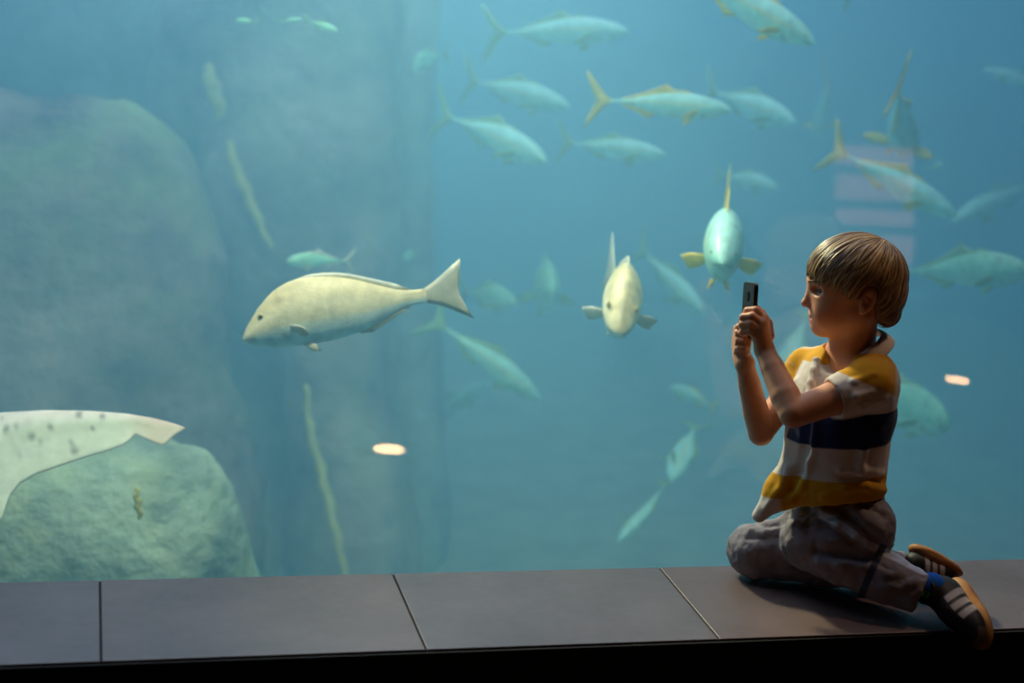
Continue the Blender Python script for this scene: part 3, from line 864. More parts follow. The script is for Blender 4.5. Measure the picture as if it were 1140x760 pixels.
# eyes
sclera = pbr('eye_white', srgb(225, 222, 214), rough=.15); iris_m = pbr('iris', srgb(70, 100, 120), rough=.2); pup_m = pbr('pupil', srgb(8, 8, 8), rough=.1)
for s in (1, -1):
    ev, ef = ball(5.9, 18, 12); c = np.array([913.3, 320.9, 13.6*s])
    eo = put('eye', [H(c[0]+q[0], c[1]-q[1], c[2]+q[2]) for q in ev], ef, sclera, quads=False)
    def disc(r, off, dome):
        vv = []; ff = []
        n = 18
        dirn = np.array([-.86, -.02, .50*s]); dirn /= np.linalg.norm(dirn)
        e1 = np.cross(dirn, [0, 1, 0]); e1 /= np.linalg.norm(e1); e2 = np.cross(dirn, e1)
        ctr = c*np.array([1, 1, 1])
        for ring, rr in enumerate((r, r*.55)):
            for i in range(n):
                a = 2*math.pi*i/n
                o = (e1*math.cos(a)+e2*math.sin(a))*rr+dirn*(off+dome*ring)
                vv.append(H(ctr[0]+o[0], ctr[1]-o[1], ctr[2]+o[2]))
        o = dirn*(off+dome*1.6); vv.append(H(ctr[0]+o[0], ctr[1]-o[1], ctr[2]+o[2]))
        o = dirn*(off-1.0); vv.append(H(ctr[0]+o[0], ctr[1]-o[1], ctr[2]+o[2]))
        for i in range(n):
            j = (i+1) % n
            ff += [(i, j, n+j, n+i), (n+i, n+j, 2*n), (j, i, 2*n+1)]
        return vv, ff
    vv, ff = disc(3.0, 5.15, .45); io = put('iris', vv, ff, iris_m, parent=eo, quads=False)
    vv, ff = disc(1.4, 5.9, .15); put('pupil', vv, ff, pup_m, parent=eo, quads=False)
brow_m = pbr('eyebrow_hair', srgb(128, 92, 58), rough=.7, noise_scale=200, noise_amt=.3)
for s in (1, -1):
    f = Field(H(890, 330, 0)-[.0, .03, .08], H(935, 300, 0)+[0, .03, .08], .0012)
    hcap(f, (899.4, 312.2, 7*s), (903.2, 310.4, 16*s), 1.6, 1.7, .5); hcap(f, (903.2, 310.4, 16*s), (911.5, 311.5, 25*s), 1.7, 1.0, .5)
    v2, f2 = f.mesh(1); put('eyebrow', v2, f2, brow_m)

# ---- hair: a full cap plus several hundred tapering locks that run from the crown
def hairline(x, z=0.0):
    x = x+9.0*np.minimum(np.abs(z)/40.0, 1.0)
    return np.interp(x, [890, 895, 908, 922, 936, 942, 947, 955, 957, 960, 976, 979, 990, 1012],
                        [304, 304.5, 308.5, 311.5, 314, 322, 327, 331, 326, 312, 316, 356, 362, 352])
hf = Field(H(888, 372, 0)-[0, 0, .12], H(1016, 250, 0)+[0, .02, .12], .0021)
hell(hf, 953, 308, 0, 55, 48, 45.5); hell(hf, 968, 322, 0, 40, 42, 42, 10); hell(hf, 984, 345, 0, 18, 20, 30, 10)
v2, f2 = hf.mesh(1)
hp = (v2-HC)@RH/HS; X_, Y_ = hp[:, 0]+955, 316-hp[:, 1]
keep = (Y_ < hairline(X_, hp[:, 2])-np.where(X_ > 935, 1.5, 5))
# shrink what lies outside the hairline into the skull so the cap closes there
ctr = np.array([950, 312, 0])
q = np.stack([X_, Y_, hp[:, 2]], 1)
q = np.where(keep[:, None], q, ctr+(q-ctr)*np.array([.80, .80, .80]))
for _ in range(2):
    S = np.zeros_like(q); n_ = np.zeros(len(q))
    for i in range(4):
        np.add.at(S, f2[:, i], q[f2[:, (i+1) % 4]]); np.add.at(n_, f2[:, i], 1)
        np.add.at(S, f2[:, i], q[f2[:, (i-1) % 4]]); np.add.at(n_, f2[:, i], 1)
    q = q*.6+.4*S/n_[:, None]
capV = [H(*p) for p in q]
hv = [np.array(p) for p in capV]; hfaces = [tuple(t) for t in f2]
hair_dk, hair_lt = np.array(srgb(104, 72, 40)[:3]), np.array(srgb(222, 184, 124)[:3])
hc = [hair_dk*.8+hair_lt*.1]*len(hv)
hr = random.Random(5)
crown = np.array([982.0, 268.0, 2.0])
def hsurf(d):
    """outer hair surface from the head's middle along d (px)"""
    c0 = np.array([953., 308., 0.]); r1 = np.array([55., 48., 45.5])
    c1 = np.array([968., 322., 0.]); r2 = np.array([40., 42., 42.])
    c2 = np.array([984., 345., 0.]); r3 = np.array([18., 20., 30.])
    o = np.array([958., 312., 0.]); best = 0
    for c, r in ((c0, r1), (c1, r2), (c2, r3)):
        oo = (o-c)/r; dd = d/r
        A = dd@dd; B = oo@dd; Cc = oo@oo-1; disc_ = B*B-A*Cc
        if disc_ > 0: best = max(best, (-B+math.sqrt(disc_))/A)
    return o, best
cd = crown-np.array([958., 312., 0.]); cd /= np.linalg.norm(cd)
e1 = np.array([-1., 0, 0]); e1 -= cd*(e1@cd); e1 /= np.linalg.norm(e1); e2 = np.cross(cd, e1)
def lock(phi, th0, swirl, lift, width, tone, over):
    pts = []; th = th0; ph = phi
    for k in range(60):
        d = cd*math.cos(th)+(e1*math.cos(ph)+e2*math.sin(ph))*math.sin(th)
        o, r = hsurf(d); p = o+d*(r+lift)
        xe = p[0]+9*min(abs(p[2])/40, 1)
        if p[1] > hairline(p[0], p[2])+(over if not 956 < xe < 978 else min(over, 0)-1): break
        pts.append(p); th += .058; ph += swirl*.058
        if th > 2.9: break
    return pts if len(pts) >= 4 else None
n_lock = 0
for it in range(2600):
    if it < 1500: th0 = abs(hr.gauss(0, .18))+.02
    else: th0 = hr.uniform(.2, 1.5)
    phi = hr.uniform(-math.pi, math.pi)
    p = lock(phi, th0, hr.gauss(.08, .10), hr.uniform(-1.6, 1.0), 0, 0, hr.gauss(-.5, 3.5))
    if p is None: continue
    wv = hr.uniform(0, 6.28); wa = hr.uniform(.1, .9)
    n = len(p); wmax = hr.uniform(.7, 1.9); tone = min(1, max(0, hr.gauss(.38, .28)))
    col = hair_dk*(1-tone)+hair_lt*tone
    b0 = len(hv); NSd = 6
    P = np.array(p)
    for i in range(n):
        t = i/(n-1)
        tan = P[min(i+1, n-1)]-P[max(i-1, 0)]; tan /= np.linalg.norm(tan)+1e-9
        out = P[i]-np.array([958., 312., 0.]); out -= tan*(out@tan); out /= np.linalg.norm(out)
        sd = np.cross(tan, out)
        wr_ = wmax*(.35+.65*math.sin(math.pi*min(1, .15+t*.80))) if t < .97 else .25
        q = P[i]+sd*wa*math.sin(wv+t*7)+out*(.9*math.sin(math.pi*t)+.5*math.sin(wv*2+t*9)*wa)
        if t > .85: q = q-out*(t-.85)*7
        for j in range(NSd):
            a = 2*math.pi*j/NSd
            r_ = q+sd*math.cos(a)*wr_+out*math.sin(a)*wr_*.55
            hv.append(H(*r_)); hc.append(col*(.9+.2*hr.random()) if False else col)
    for i in range(n-1):
        for j in range(NSd):
            k = (j+1) % NSd
            hfaces.append((b0+i*NSd+j, b0+i*NSd+k, b0+(i+1)*NSd+k, b0+(i+1)*NSd+j))
    n_lock += 1
hair_m = pbr('blond_hair', (1, 1, 1, 1), rough=.38, spec=.6, attr='tint')
put('hair', np.array(hv), hfaces, hair_m, colors=np.array(hc), quads=False)

# ---- polo shirt
sf = Field(np.array([J(820, 380, .1)[0], J(940, 600, 0)[1], -.10]), np.array([J(1012, 380, 0)[0], J(940, 365, -.1)[1], .33]), .0027)
P_ = PX
fl = (FR, .93)
lev = [(945, 410, -.108, 38), (940, 432, -.098, 54), (937, 455, -.085, 61), (932, 490, -.062, 58.5), (928.5, 525, -.042, 58.5), (926, 560, -.02, 60)]
sf.chain([J(x, y, w) for x, y, w, r in lev], [P_(r) for x, y, w, r in lev], P_(5), flat=fl)
sf.cap(J(950, 408, -.115), J(972, 424, -.19), P_(17), P_(25), P_(10)); sf.cap(J(942, 405, -.10), J(897, 406, -.035), P_(15), P_(20), P_(10))
sf.ell(J(972, 430, -.15), np.array([P_(29), P_(40), P_(34)]), P_(10))
an = ELN-SHN; an /= np.linalg.norm(an); af = ELF-SHF; af /= np.linalg.norm(af)
CUN, CUF = mid(SHN, ELN, .48), mid(SHF, ELF, .50)
SN = Field(sf.lo, sf.lo+sf.h*(sf.n-1), sf.h)
SN.cap(SHN, CUN, P_(27), P_(22.5), 0); SN.ell(SHN, [P_(28)]*3, P_(4))
SN.half(CUN, an)
SN.cap(mid(SHN, ELN, .40), mid(SHN, ELN, .75), P_(18.4), P_(18.4), 0, 'cut')
SF = Field(sf.lo, sf.lo+sf.h*(sf.n-1), sf.h)
SF.cap(SHF, CUF, P_(22), P_(20), 0); SF.half(CUF, af)
SF.cap(mid(SHF, ELF, .42), mid(SHF, ELF, .8), P_(17.5), P_(17.5), 0, 'cut')
# hem of the trunk, then the front flap that falls over the far thigh
AXN = AX
sf.half(J(935, 556, -.04), J(935, 590, -.04)-J(932, 550, -.04), P_(2))
sf.chain([J(893, 520, -.06), J(872, 545, -.06), J(845, 574, -.065)], [P_(25), P_(19), P_(8)], P_(10), flat=(np.array([0, .35, .94]), .8))
sf.half(J(838, 580, -.06), J(836, 590, -.06)-J(850, 560, -.06), P_(2), lo=J(820, 600, 0)-[0, 0, .1], hi=J(872, 540, 0)+[0, 0, .3])
for A_ in (SN.a, SF.a):
    h_ = np.maximum(P_(7)-np.abs(sf.a-A_), 0)/P_(7); sf.a = np.minimum(sf.a, A_)-h_*h_*P_(7)*.25
# folds of the cloth
def fold(pts, r, depth=.5, op='add'):
    for i in range(len(pts)-1): sf.cap(J(*pts[i]), J(*pts[i+1]), P_(r), P_(r*.7), P_(6), op)
ridge(sf, [(908, 462), (905, 490), (901, 515), (893, 540), (880, 556)], 3.2, k=9)
ridge(sf, [(899, 470), (896, 500), (891, 525), (880, 545)], 3, 'cut', k=10)
ridge(sf, [(984, 546), (965, 541), (940, 543), (915, 552)], 3.5)
ridge(sf, [(984, 534), (965, 529), (940, 531)], 2.2, 'cut', 8)
ridge(sf, [(982, 528), (960, 523), (935, 524)], 2.6)
ridge(sf, [(938, 452), (960, 451), (985, 443)], 2.0)
ridge(sf, [(930, 431), (950, 425), (972, 416)], 1.6)
ridge(sf, [(933, 442), (952, 441), (970, 436)], 1.8)
ridge(sf, [(960, 470), (962, 500), (958, 525)], 2.2, k=9)
ridge(sf, [(878, 520), (868, 545), (852, 566)], 2.2, k=7)
ridge(sf, [(886, 425), (884, 445), (880, 462)], 2.6, k=7)
# neck opening
sf.cap(J(936, 380, -.16), J(931, 400, -.175), P_(19), P_(16), P_(5), 'cut')
sf.cap(H(953, 352), J(946, 395, -.116), P_(31), P_(29), P_(2), 'cut')
V, Fq = sf.mesh(2)
V = bump_noise(V, Fq, .0035, 14, 3)
px = 570+(V[:, 0]+X0)/(D0-V[:, 2])*F_PX; py = 380-(V[:, 1]+Y0)/(D0-V[:, 2])*F_PX
white, yel, navy = np.array(srgb(226, 214, 206)[:3]), np.array(srgb(222, 160, 28)[:3]), np.array(srgb(24, 44, 92)[:3])
C = np.tile(white, (len(V), 1))
O_ = J(937, 455, -.085)
tt = ((V-O_)@AX)/PX(1)                       # height along the trunk in px, 0 at the armpits
front = ((V-O_)@FR)/PX(1); side = ((V-O_)@LAT)/PX(1)
slope = tt - front*.10 - 8
def band(x, a, c, w=.7): return smoothstep(a-w, a+w, x)*(1-smoothstep(c-w, c+w, x))
C = mix(C, band(slope, -40, 0.5), navy)
C = mix(C, band(slope, -103, -78), yel); C = mix(C, (1-smoothstep(-79, -77.5, slope))*smoothstep(866, 872, px), yel)
# yellow yoke over both shoulders, white placket panel between them
thr = 27.0+14.0*smoothstep(-2, 12, front)*(1-smoothstep(14, 22, side))*smoothstep(-46, -34, side)
yoke = (side < 6)*smoothstep(thr-.8, thr+.8, tt)*smoothstep(-46, -44, front)
sn_d = (V-SHN)@an/PX(1)                      # along the near sleeve
sf_d = (V-SHF)@af/PX(1)
dn = np.linalg.norm((V-SHN)-np.outer((V-SHN)@an, an), axis=1)/PX(1); df = np.linalg.norm((V-SHF)-np.outer((V-SHF)@af, af), axis=1)/PX(1)
on_n = smoothstep(31.5, 29, dn)*smoothstep(4, 7, sn_d)*smoothstep(15, 18, side); on_f = smoothstep(26, 24, df)*smoothstep(5, 7, sf_d)
C = mix(C, yoke, yel)
panel = np.minimum(np.minimum(px-(884+(421-py)*.47), py-(400.5+np.clip(px-893, 0, 30)*.22)), 941-(py-396)*.55-px)*(front > 4)*(side < 22)
C = mix(C, smoothstep(-.8, .8, panel)*(py < 440), white)
C = mix(C, on_n, white); C = mix(C, on_f, white)
# near sleeve: yellow cap, white towards the cuff
zz = (V[:, 1]-J(962, 427, -.27)[1])/PX(1)*.9-(V[:, 0]-J(962, 427, -.27)[0])/PX(1)*(-.45)
C = mix(C, smoothstep(-.8, .8, (413+(px-932)*.42)-py)*smoothstep(-.8, .8, px-(941-(py-396)*.55))*(side > 2)*smoothstep(999, 996, px), yel)
C = mix(C, on_f*(1-smoothstep(24, 26, sf_d)), yel)
cloth = pbr('polo_cotton', (1, 1, 1, 1), rough=.85, spec=.15, attr='tint', noise_scale=250, noise_amt=.08, bump=.12, bump_scale=900, sheen=.15)
shirt = put('polo_shirt', V, Fq, cloth, colors=C)
# collar
col_m = pbr('collar_rib', srgb(236, 222, 216), rough=.85, spec=.15, noise_scale=300, noise_amt=.1, bump=.1, bump_scale=1200)
cc = J(951, 382.5, -.120)
ta = np.array([-.45, .86, .27]); ta /= np.linalg.norm(ta)            # axis of the collar ring, tipped forward
fr = FR-ta*(FR@ta); fr /= np.linalg.norm(fr); lt = np.cross(ta, fr); lt = lt if lt[2] > 0 else -lt
prof = [(-1.5, 2.5), (0, 4.0), (2.2, 3.6), (6.5, -4), (10.5, -11.5), (9.5, -12.8), (7.5, -11), (2.5, -3)]
cv = []; cfc = []; NA = 44
for i in range(NA+1):
    a = math.radians(22+(338-22)*i/NA); dr = fr*math.cos(a)+lt*math.sin(a)
    e = max(0, 1-min(i, NA-i)/6.0)                                  # towards the two points at the throat
    for r_, z_ in prof:
        ext = e*e*(5 if z_ < -8 else 1.0)
        cv.append(cc+dr*P_(31.5+r_*(1-.2*e))+ta*P_(z_-3-4*e-ext)+fr*P_(ext*.8))
m = len(prof)
for i in range(NA):
    for j in range(m):
        k = (j+1) % m; cfc.append((i*m+j, i*m+k, (i+1)*m+k, (i+1)*m+j))
cfc += [tuple(range(m))[::-1], tuple(range(NA*m, NA*m+m))]
co = put('collar', np.array(cv), cfc, col_m, parent=shirt, quads=False)
md = co.modifiers.new('round', 'SUBSURF'); md.levels = 1; md.render_levels = 1
pl = Field(sf.lo, sf.lo+sf.h*(sf.n-1), .002)
pts = [surf(sf, x, y, -.001) for x, y in ((909, 403), (906, 414), (903, 428), (901, 442), (899, 456))]
pl.chain(pts, [P_(6.5)]*5, P_(2), flat=(FR, .42))
V, Fq = pl.mesh(1)
plo = put('placket', V, Fq, pbr('placket_cotton', srgb(232, 222, 212), rough=.85, spec=.15, noise_scale=250, noise_amt=.08), parent=shirt)
for (x, y) in ((906, 412), (902, 432)):
    q0 = surf(pl, x, y, -.0012); ev, ef = ball(P_(1.3), 10, 6)
    put('button', [q0+np.array(e) for e in ev], ef, pbr('shell_button', srgb(225, 215, 190), rough=.3), parent=plo, quads=False)

# ---- trousers
tf = Field(np.array([J(800, 380, .1)[0], J(940, 705, 0)[1], -.14]), np.array([J(1040, 380, 0)[0], J(940, 535, -.1)[1], .26]), .0028)
HPN, KNN, ANN = J(962, 588, -.075), Jz(897, 603, .118), Jz(1020, 659, .062)
HPF, KNF, ANF = J(945, 585, .05), Jz(840, 613, .062), Jz(1035, 640, .05)
tf.ell(J(955, 583, -.005), [P_(33, 0), P_(36, 0), P_(52, 0)], 0)
tf.cap(J(941, 552, -.03), J(953, 585, 0), P_(42), P_(34), P_(10), flat=None)
tf.half(J(941, 549, -.03), AX, P_(2), hi=J(1040, 535, -.2)+[0, 0, .3])
tf.chain([HPN, mid(HPN, KNN, .5), KNN], [P_(36), P_(34), P_(27)], P_(7))
tf.ell(KNN, [P_(28), P_(30), P_(28)], P_(5))
tf.chain([KNN, mid(KNN, ANN, .4), mid(KNN, ANN, .75), ANN], [P_(27.5), P_(29), P_(27), P_(24)], P_(5))
tf.chain([HPF, mid(HPF, KNF, .5), KNF], [P_(36), P_(35), P_(29)], P_(7))
tf.ell(KNF, [P_(30), P_(30), P_(30)], P_(5))
SF2 = mid(KNF, ANF, .8)
tf.chain([KNF, mid(KNF, ANF, .4), SF2], [P_(29), P_(28), P_(22)], P_(5))
tf.half(ANN+(ANN-KNN)*.04, ANN-KNN, P_(2), lo=J(985, 710, 0)-[0, 0, .2], hi=J(1060, 600, 0)+[0, 0, .3])
tf.cap(mid(KNN, ANN, .96), ANN+(ANN-KNN)*.2, P_(20), P_(20), 0, 'cut')
tf.cap(J(953, 540, -.03), J(952, 556, -.02), P_(34), P_(34), 0, 'cut') if False else None
# creases behind the knees and over the thigh
for pts, r, op, k in [([(876, 570), (888, 560), (905, 554)], 2.2, 'cut', 7), ([(899, 583), (912, 579), (927, 577)], 1.8, 'cut', 6),
     ([(900, 590), (918, 587), (936, 586)], 1.8, 'cut', 6), ([(906, 577), (925, 572), (945, 574)], 2.2, 'add', 6), ([(903, 587), (915, 584), (932, 582)], 2.2, 'add', 5),
     ([(912, 580), (930, 588), (950, 600), (968, 612)], 2.4, 'add', 5), ([(914, 586), (932, 595), (955, 610)], 1.6, 'cut', 6),
     ([(912, 579), (936, 593), (963, 615)], 1.8, 'cut', 5), ([(880, 570), (873, 585), (871, 600), (876, 618)], 2.0, 'cut', 8), ([(912, 624), (935, 627), (962, 631)], 3.2, 'add', 8), ([(910, 614), (935, 617), (960, 622)], 2.2, 'cut', 9),
     ([(930, 556), (955, 568), (980, 590)], 3.0, 'add', 8), ([(925, 563), (950, 577), (975, 602)], 2.2, 'cut', 9), ([(940, 556), (965, 563), (984, 575)], 2.0, 'cut', 8),
     ([(838, 582), (852, 586), (868, 586)], 2.2, 'cut', 6), ([(834, 599), (850, 601), (866, 597)], 2.0, 'cut', 7), ([(836, 591), (850, 593), (867, 592)], 2.6, 'add', 6),
     ([(974, 626), (982, 633), (992, 636)], 1.8, 'cut', 6), ([(975, 632), (985, 640), (1000, 640)], 2.6, 'add', 6), ([(985, 650), (1000, 655), (1012, 650)], 2.4, 'add', 6), ([(990, 668), (1000, 664)], 2, 'cut', 6)]:
    ridge(tf, pts, r, op, k)
V, Fq = tf.mesh(2)
V = bump_noise(V, Fq, .007, 13, 8); V = bump_noise(V, Fq, .0035, 34, 5)
fl_h = V@UPL-(Jz(950, 655, 0)@UPL)          # height above the seat
V = V+np.outer(np.maximum(.002-fl_h, 0), UPL)
px = 570+(V[:, 0]+X0)/(D0-V[:, 2])*F_PX; py = 380-(V[:, 1]+Y0)/(D0-V[:, 2])*F_PX
denim = np.array(srgb(146, 138, 146)[:3]); C = np.tile(denim, (len(V), 1))
sd_ = ANN-KNN; sdn = sd_/np.linalg.norm(sd_)
al = (V-KNN)@sdn/np.linalg.norm(sd_)
perp = np.cross(sdn, [0, 0, 1.0]); perp /= np.linalg.norm(perp); perp = perp if perp[1] > 0 else -perp
hh = (V-KNN)@perp/PX(1)
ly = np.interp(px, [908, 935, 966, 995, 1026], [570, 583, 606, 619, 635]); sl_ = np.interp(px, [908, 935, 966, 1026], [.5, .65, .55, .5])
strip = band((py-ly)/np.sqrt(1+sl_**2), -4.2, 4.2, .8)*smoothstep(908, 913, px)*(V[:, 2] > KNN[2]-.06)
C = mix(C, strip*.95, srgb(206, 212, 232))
cuff = band(al, .575, .635, .008)*(np.abs(hh) < 34)*((V-KNN)@np.array([0, 0, 1.]) > -.055)
C = mix(C, cuff*.85, srgb(34, 46, 78))
pant_m = pbr('faded_denim', (1, 1, 1, 1), rough=.8, spec=.2, attr='tint', noise_scale=30, noise_amt=.18, bump=.2, bump_scale=700)
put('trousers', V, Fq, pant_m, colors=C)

# ---- shoes (sports shoes with three pale stripes and a gum sole)
def shoe(name_, ankle, L, U, sizes, seed):
    L = np.array(L, float); L /= np.linalg.norm(L); U = np.array(U, float); U -= L*(U@L); U /= np.linalg.norm(U); S = np.cross(L, U)
    R3 = np.stack([L, U, S], 1)
    O = np.asarray(ankle, float)
    ln, wd_, ht = sizes
    Q = lambda l, u, s: O+L*l*ln+U*u*ht+S*s*wd_
    r = max(sizes)*1.2
    f = Field(O-r, O+r, .0022)
    f.ell(Q(-.02, -.50, 0), [.17*ln/.5*.72, .42*ht, .44*wd_], .01, rot=R3)
    f.ell(Q(.42, -.66, 0), [.30*ln, .30*ht, .46*wd_], .02, rot=R3)
    f.ell(Q(.20, -.45, 0), [.30*ln, .40*ht, .38*wd_], .02, rot=R3)
    f.cap(Q(-.02, -.3, 0), Q(-.03, .05, 0), wd_*.38, wd_*.36, .008)
    f.half(Q(0, -.86, 0), -U, .003)
    f.half(Q(-.03, .12, 0), U, .003)
    f.cap(Q(-.02, 0, 0), Q(-.02, .4, 0), wd_*.30, wd_*.30, .002, 'cut')
    v, q = f.mesh(1)
    l = (v-O)@L/ln; u = (v-O)@U/ht; s = (v-O)@S/wd_
    C = np.tile(np.array(srgb(26, 23, 23)[:3]), (len(v), 1))
    for k in (.10, .24, .38):
        C = mix(C, band(l-(u+.5)*.25, k-.045, k+.045, .015)*(np.abs(s) > .24)*band(u, -.80, -.10, .03), srgb(200, 188, 180))
    C = mix(C, band(l, .60, .80, .02)*(u < -.55)*.5, srgb(120, 108, 100))
    so = put('shoe', v, q, pbr('shoe_leather_'+str(seed), (1, 1, 1, 1), rough=.55, attr='tint', noise_scale=60, noise_amt=.15), colors=C)
    g = Field(O-r, O+r, .0022)
    g.ell(Q(-.03, -.90, 0), [.25*ln, .16*ht, .45*wd_], .01, rot=R3)
    g.ell(Q(.42, -.90, 0), [.33*ln, .16*ht, .50*wd_], .02, rot=R3)
    g.ell(Q(.2, -.90, 0), [.35*ln, .15*ht, .42*wd_], .02, rot=R3)
    v, q = g.mesh(1)
    put('sole', v, q, pbr('gum_sole_'+str(seed), srgb(176, 116, 58), rough=.6, noise_scale=50, noise_amt=.15), parent=so)
    return so
ANK = J(1034, 660, -ANN[2]+.000)
near_shoe = shoe('shoe', J(1034, 660, -ANN[2]-.015), (.22, -.60, .73), (-.86, .30, .25), (.180, .080, .095), 1)
far_shoe = shoe('shoe', J(1016, 643, wz(1018, 645, .05)), (.78, -.42, .10), (-.55, -.78, .30), (.125, .062, .066), 2)
# socks between cuff and shoe
kf = Field(ANN-.09, ANN+.12, .0024)
kf.cap(mid(KNN, ANN, .92), J(1037, 652, -ANN[2]-.004), P_(16.5), P_(15), 0)
V, Fq = kf.mesh(1)
px = 570+(V[:, 0]+X0)/(D0-V[:, 2])*F_PX; py = 380-(V[:, 1]+Y0)/(D0-V[:, 2])*F_PX
aa = ((V-ANN)@sdn)/PX(1); hh = ((V-ANN)@perp)/PX(1)
C = np.tile(np.array(srgb(20, 20, 24)[:3]), (len(V), 1))
C = mix(C, smoothstep(6, 8, hh), srgb(24, 104, 210))
C = mix(C, band(hh, -1, 6, .5)*(np.sin(aa*1.1) > -.2), srgb(90, 200, 40))
put('sock', V, Fq, pbr('sock_knit', (1, 1, 1, 1), rough=.9, attr='tint'), colors=C)

# ---- the phone in his hands
pc = J(834.5, 345, -.150)
pn = np.array([.955, -.03, -.26]); pn /= np.linalg.norm(pn)       # screen side, towards his face
pu = np.array([-.06, .99, .10]); pu -= pn*(pu@pn); pu /= np.linalg.norm(pu); ps = np.cross(pn, pu)
phone = thing('mobile_phone', 'slim dark phone held upright in both hands of the kneeling child', 'phone', tuple(to_world(pc)[0]))
def slab(name, hw_, hh_, t0, t1, rad, mat, parent, cu=0, cs=0, bev=.12):
    n = 6; ring = []
    for sx, sy, a0 in ((1, 1, 0), (-1, 1, 90), (-1, -1, 180), (1, -1, 270)):
        for i in range(n):
            a = math.radians(a0+90*i/(n-1)); ring.append((sx*(hw_-rad)+rad*math.cos(a), sy*(hh_-rad)+rad*math.sin(a)))
    ins = [(x*(1-bev*rad/hw_), y*(1-bev*rad/hh_)) for x, y in ring]
    b = (t1-t0)*.22; v = []; f = []
    for pts, t in ((ins, t0), (ring, t0+b), (ring, t1-b), (ins, t1)):
        for x, y in pts: v.append(pc+ps*(x+cs)+pu*(y+cu)+pn*t)
    m = len(ring)
    for k in range(3):
        for i in range(m): f.append((k*m+i, k*m+(i+1) % m, (k+1)*m+(i+1) % m, (k+1)*m+i))
    f.append(tuple(range(m))[::-1]); f.append(tuple(range(3*m, 4*m)))
    Wd = to_world(np.array(v))-np.array(phone.location)
    return link_mesh(name, Wd, f, mat, parent, smooth=False)
ph_dark = pbr('phone_shell', srgb(36, 35, 31), rough=.4, spec=.5, noise_scale=40, noise_amt=.1)
ph_edge = pbr('phone_screen_glass', srgb(12, 12, 14), rough=.08)
slab('shell', .029, .058, -.005, .0045, .008, ph_dark, phone)
slab('screen', .025, .044, .0042, .0056, .004, ph_edge, phone, cu=.004)
lens = slab('camera_lens', .006, .010, -.0068, -.0045, .0045, ph_edge, phone, cu=.028, cs=0)
slab('side_button', .0016, .007, -.002, .002, .0014, ph_dark, phone, cu=.025, cs=.029)

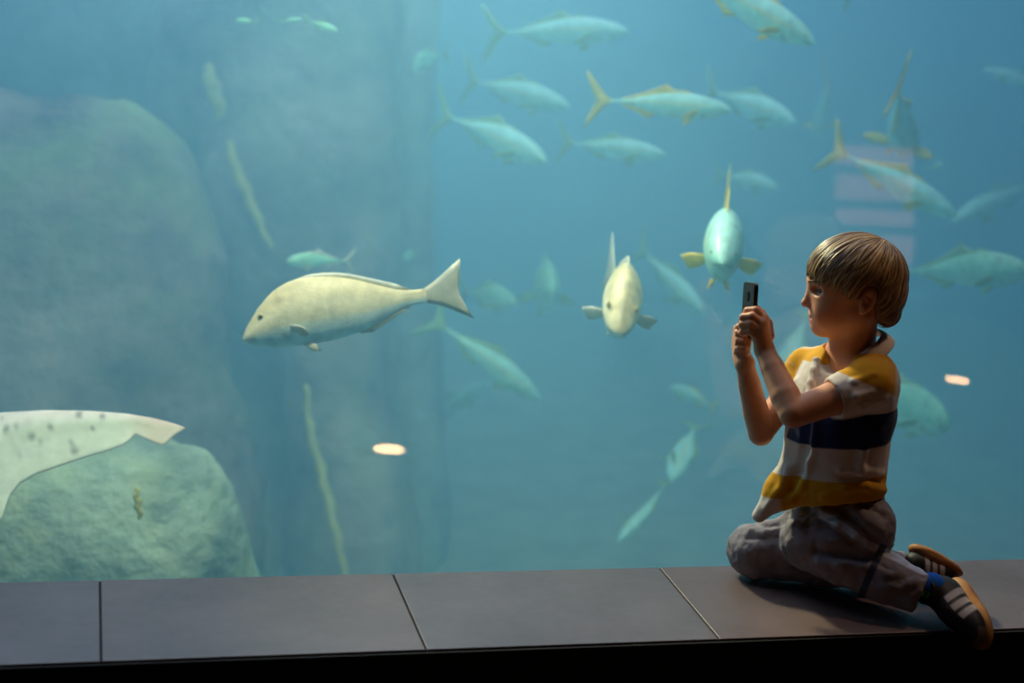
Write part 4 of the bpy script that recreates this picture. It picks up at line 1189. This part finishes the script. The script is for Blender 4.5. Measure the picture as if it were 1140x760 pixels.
# ------------------------------------------------------------------ the shark whose tail reaches into view at the left
def shark():
    T = 3.95
    top_px = [(-900, 470), (-860, 440), (-760, 405), (-620, 392), (-450, 398), (-300, 425), (-180, 447), (-60, 461), (0, 459), (50, 456.3), (100, 457), (140, 460), (170, 465), (190, 470), (207, 476)]
    bot_px = [(-900, 476), (-860, 500), (-760, 545), (-620, 572), (-450, 566), (-300, 546), (-180, 532), (-110, 530), (-80, 548), (-50, 590), (-25, 604), (-10, 594), (0, 580), (4, 574), (7, 563), (12, 551), (22, 538.5), (40, 528), (70, 517.5), (98, 508), (120, 501.5), (138, 495), (146, 489), (149, 484.5),
              (152, 484.0), (160, 487.5), (172, 493), (181, 495.5), (186, 492.5), (190, 488), (197, 482.5), (207, 477)]
    tx = np.concatenate([np.linspace(-900, -120, 50)[:-1], np.linspace(-120, 207, 150)])
    tp = np.interp(tx, *zip(*top_px)); bt = np.interp(tx, *zip(*bot_px))
    tp[1:-1] = (tp[:-2]+tp[1:-1]*2+tp[2:])/4
    spots = [(9, 476, 4.5), (21, 476, 3.6), (37, 487, 4.5), (58, 475, 3.6), (29, 491, 2.5), (46, 494, 3.2), (21, 504, 3.6), (83, 501, 5), (104, 477, 2.4), (89, 461, 4), (115, 463, 3.6), (4, 467, 3), (80, 494, 3),
             (-40, 480, 5), (-90, 470, 6), (-70, 500, 5), (-150, 460, 6), (-200, 490, 8), (-280, 450, 8)]
    root = thing('shark', 'pale spotted shark swimming out of view, only its notched tail showing at the left edge', 'shark', tuple(at(-300, 500, T)))
    O = np.array(root.location)
    NSX = 28
    def part(name, sel):
        v = []; col = []; f = []
        xs, t_, b_ = tx[sel], tp[sel], bt[sel]
        for x, a, b in zip(xs, t_, b_):
            hgt = b-a
            bodyw = float(np.interp(x, [-900, -860, -700, -450, -250, -100, 0, 120, 207], [4, 40, 78, 74, 44, 17, 9, 5, .6]))
            for j in range(NSX):
                an = 2*math.pi*j/NSX; q = .5-.5*math.cos(an)     # 0 at the top, 1 at the bottom
                fin = float(np.clip((x+150)/130, 0, 1))
                sec = math.sin(an)
                thick = bodyw*((1-fin)*sec+fin*math.copysign(1, sec)*abs(sec)**.8*(.25+1.0*math.exp(-((q-.16)/.22)**2)))
                v.append(at(x, a+hgt*q, T-(hgt*q-20)*.8*T/F_PX)+(-FW*thick*T/F_PX)-O)
                y = a+hgt*q
                c = np.array([.95, .84, .68])*(1-smoothstep(.02, .30, q))+np.array([.78, .85, .60])*smoothstep(.02, .30, q)
                k = max([math.exp(-(((x-sx)**2+(y-sy)**2)/r**2)**1.5) for sx, sy, r in spots])
                c = c*(1-.6*k)
                edge = math.exp(-((hgt*(1-q))/2.0)**2)*(x > -60)
                ti = float(smoothstep(125, 175, x)); c = c*(1-.35*ti)+np.array([.70, .30, .16])*.35*ti
                c = c*(1-.85*edge)+np.array([.10, .16, .16])*.85*edge
                col.append(c)
        n = len(xs)
        for i in range(n-1):
            for j in range(NSX):
                k = (j+1) % NSX; f.append((i*NSX+j, (i+1)*NSX+j, (i+1)*NSX+k, i*NSX+k))
        f += [tuple(range(NSX))] if xs[0] < -800 else [tuple(range((n-1)*NSX, n*NSX))[::-1]]
        return link_mesh(name, v, f, shark_skin, root, colors=np.array(col))
    global shark_skin
    shark_skin = pbr('shark_skin', (1, 1, 1, 1), rough=.5, spec=.35, attr='tint', noise_scale=30, noise_amt=.12, bump=.1, bump_scale=200)
    k_ = int(np.searchsorted(tx, -100)); part('body', slice(0, k_+1)); part('tail_fin', slice(k_, None))
    return root
shark()

# ------------------------------------------------------------------ what the pane reflects: lights sunk in the floor, made-up glowing strips by the rear wall
def floor_light(label, x, y):
    root = thing('floor_light', label, 'lamp', (x, y, FZ), 'warm lights sunk in the floor')
    n = 32; v = []; f = []
    for r, z in ((.075, 0.0), (.075, .012), (.060, .016), (.055, .010)):
        for i in range(n): v.append((r*math.cos(2*math.pi*i/n), r*math.sin(2*math.pi*i/n), z))
    for k in range(3):
        for i in range(n): f.append((k*n+i, k*n+(i+1) % n, (k+1)*n+(i+1) % n, (k+1)*n+i))
    link_mesh('rim', v, f, steel, root, smooth=False)
    v = [(.055*math.cos(2*math.pi*i/n), .055*math.sin(2*math.pi*i/n), .011) for i in range(n)]
    v += [(.05*math.cos(2*math.pi*i/n), .05*math.sin(2*math.pi*i/n), .013) for i in range(n)]
    f = [(i, (i+1) % n, n+(i+1) % n, n+i) for i in range(n)]+[tuple(range(n, 2*n))]
    link_mesh('lens', v, f, warm_glow, root, smooth=False)
steel = pbr('brushed_steel', srgb(120, 118, 115), rough=.35, noise_scale=90, noise_amt=.1)
warm_glow = emit_mat('warm_lamp_glow', (1.0, .50, .22, 1), 55)
def reflected(px, py, z=None, y=None):
    d = ray(px, py); t = -CAM[1]/d[1]; P = CAM+d*t; d2 = d*np.array([1, -1, 1])
    k = (z-P[2])/d2[2] if z is not None else (y-P[1])/d2[1]
    return P+d2*k
q = reflected(433, 500, z=FZ+.012); floor_light('warm floor light mirrored in the glass as an orange glint in front of the rocks', q[0], q[1])
q = reflected(1065, 423, z=FZ+.012); floor_light('warm floor light mirrored in the glass as an orange glint behind the child', q[0], q[1])
pr_ = thing('reflected_glow', 'made-up pink glowing strips, added for the faint striped reflection above the child', 'panel', (0, 0, 0))
pink = emit_mat('dim_pink_glow', (1.0, .42, .36, 1), 2.4)  # glowing strips stand in for an unknown source of the pink reflection
yy = -5.46
for k, (y0, y1) in enumerate(((166, 183), (198, 221), (236, 249), (264, 330))):
    a, b_ = reflected(930, y1, y=yy), reflected(1019, y0, y=yy)
    z0_, z1_ = max(a[2], FZ+.01), max(b_[2], FZ+.05)
    o = box('strip', (min(a[0], b_[0]), yy-.02, z0_), (max(a[0], b_[0]), yy, z1_), pink, pr_)
a, b_ = reflected(928, 330, y=yy), reflected(1021, 163, y=yy)
box('backing', (min(a[0], b_[0])-.02, yy-.038, FZ+.001), (max(a[0], b_[0])+.02, yy-.021, b_[2]+.03), steel, pr_)
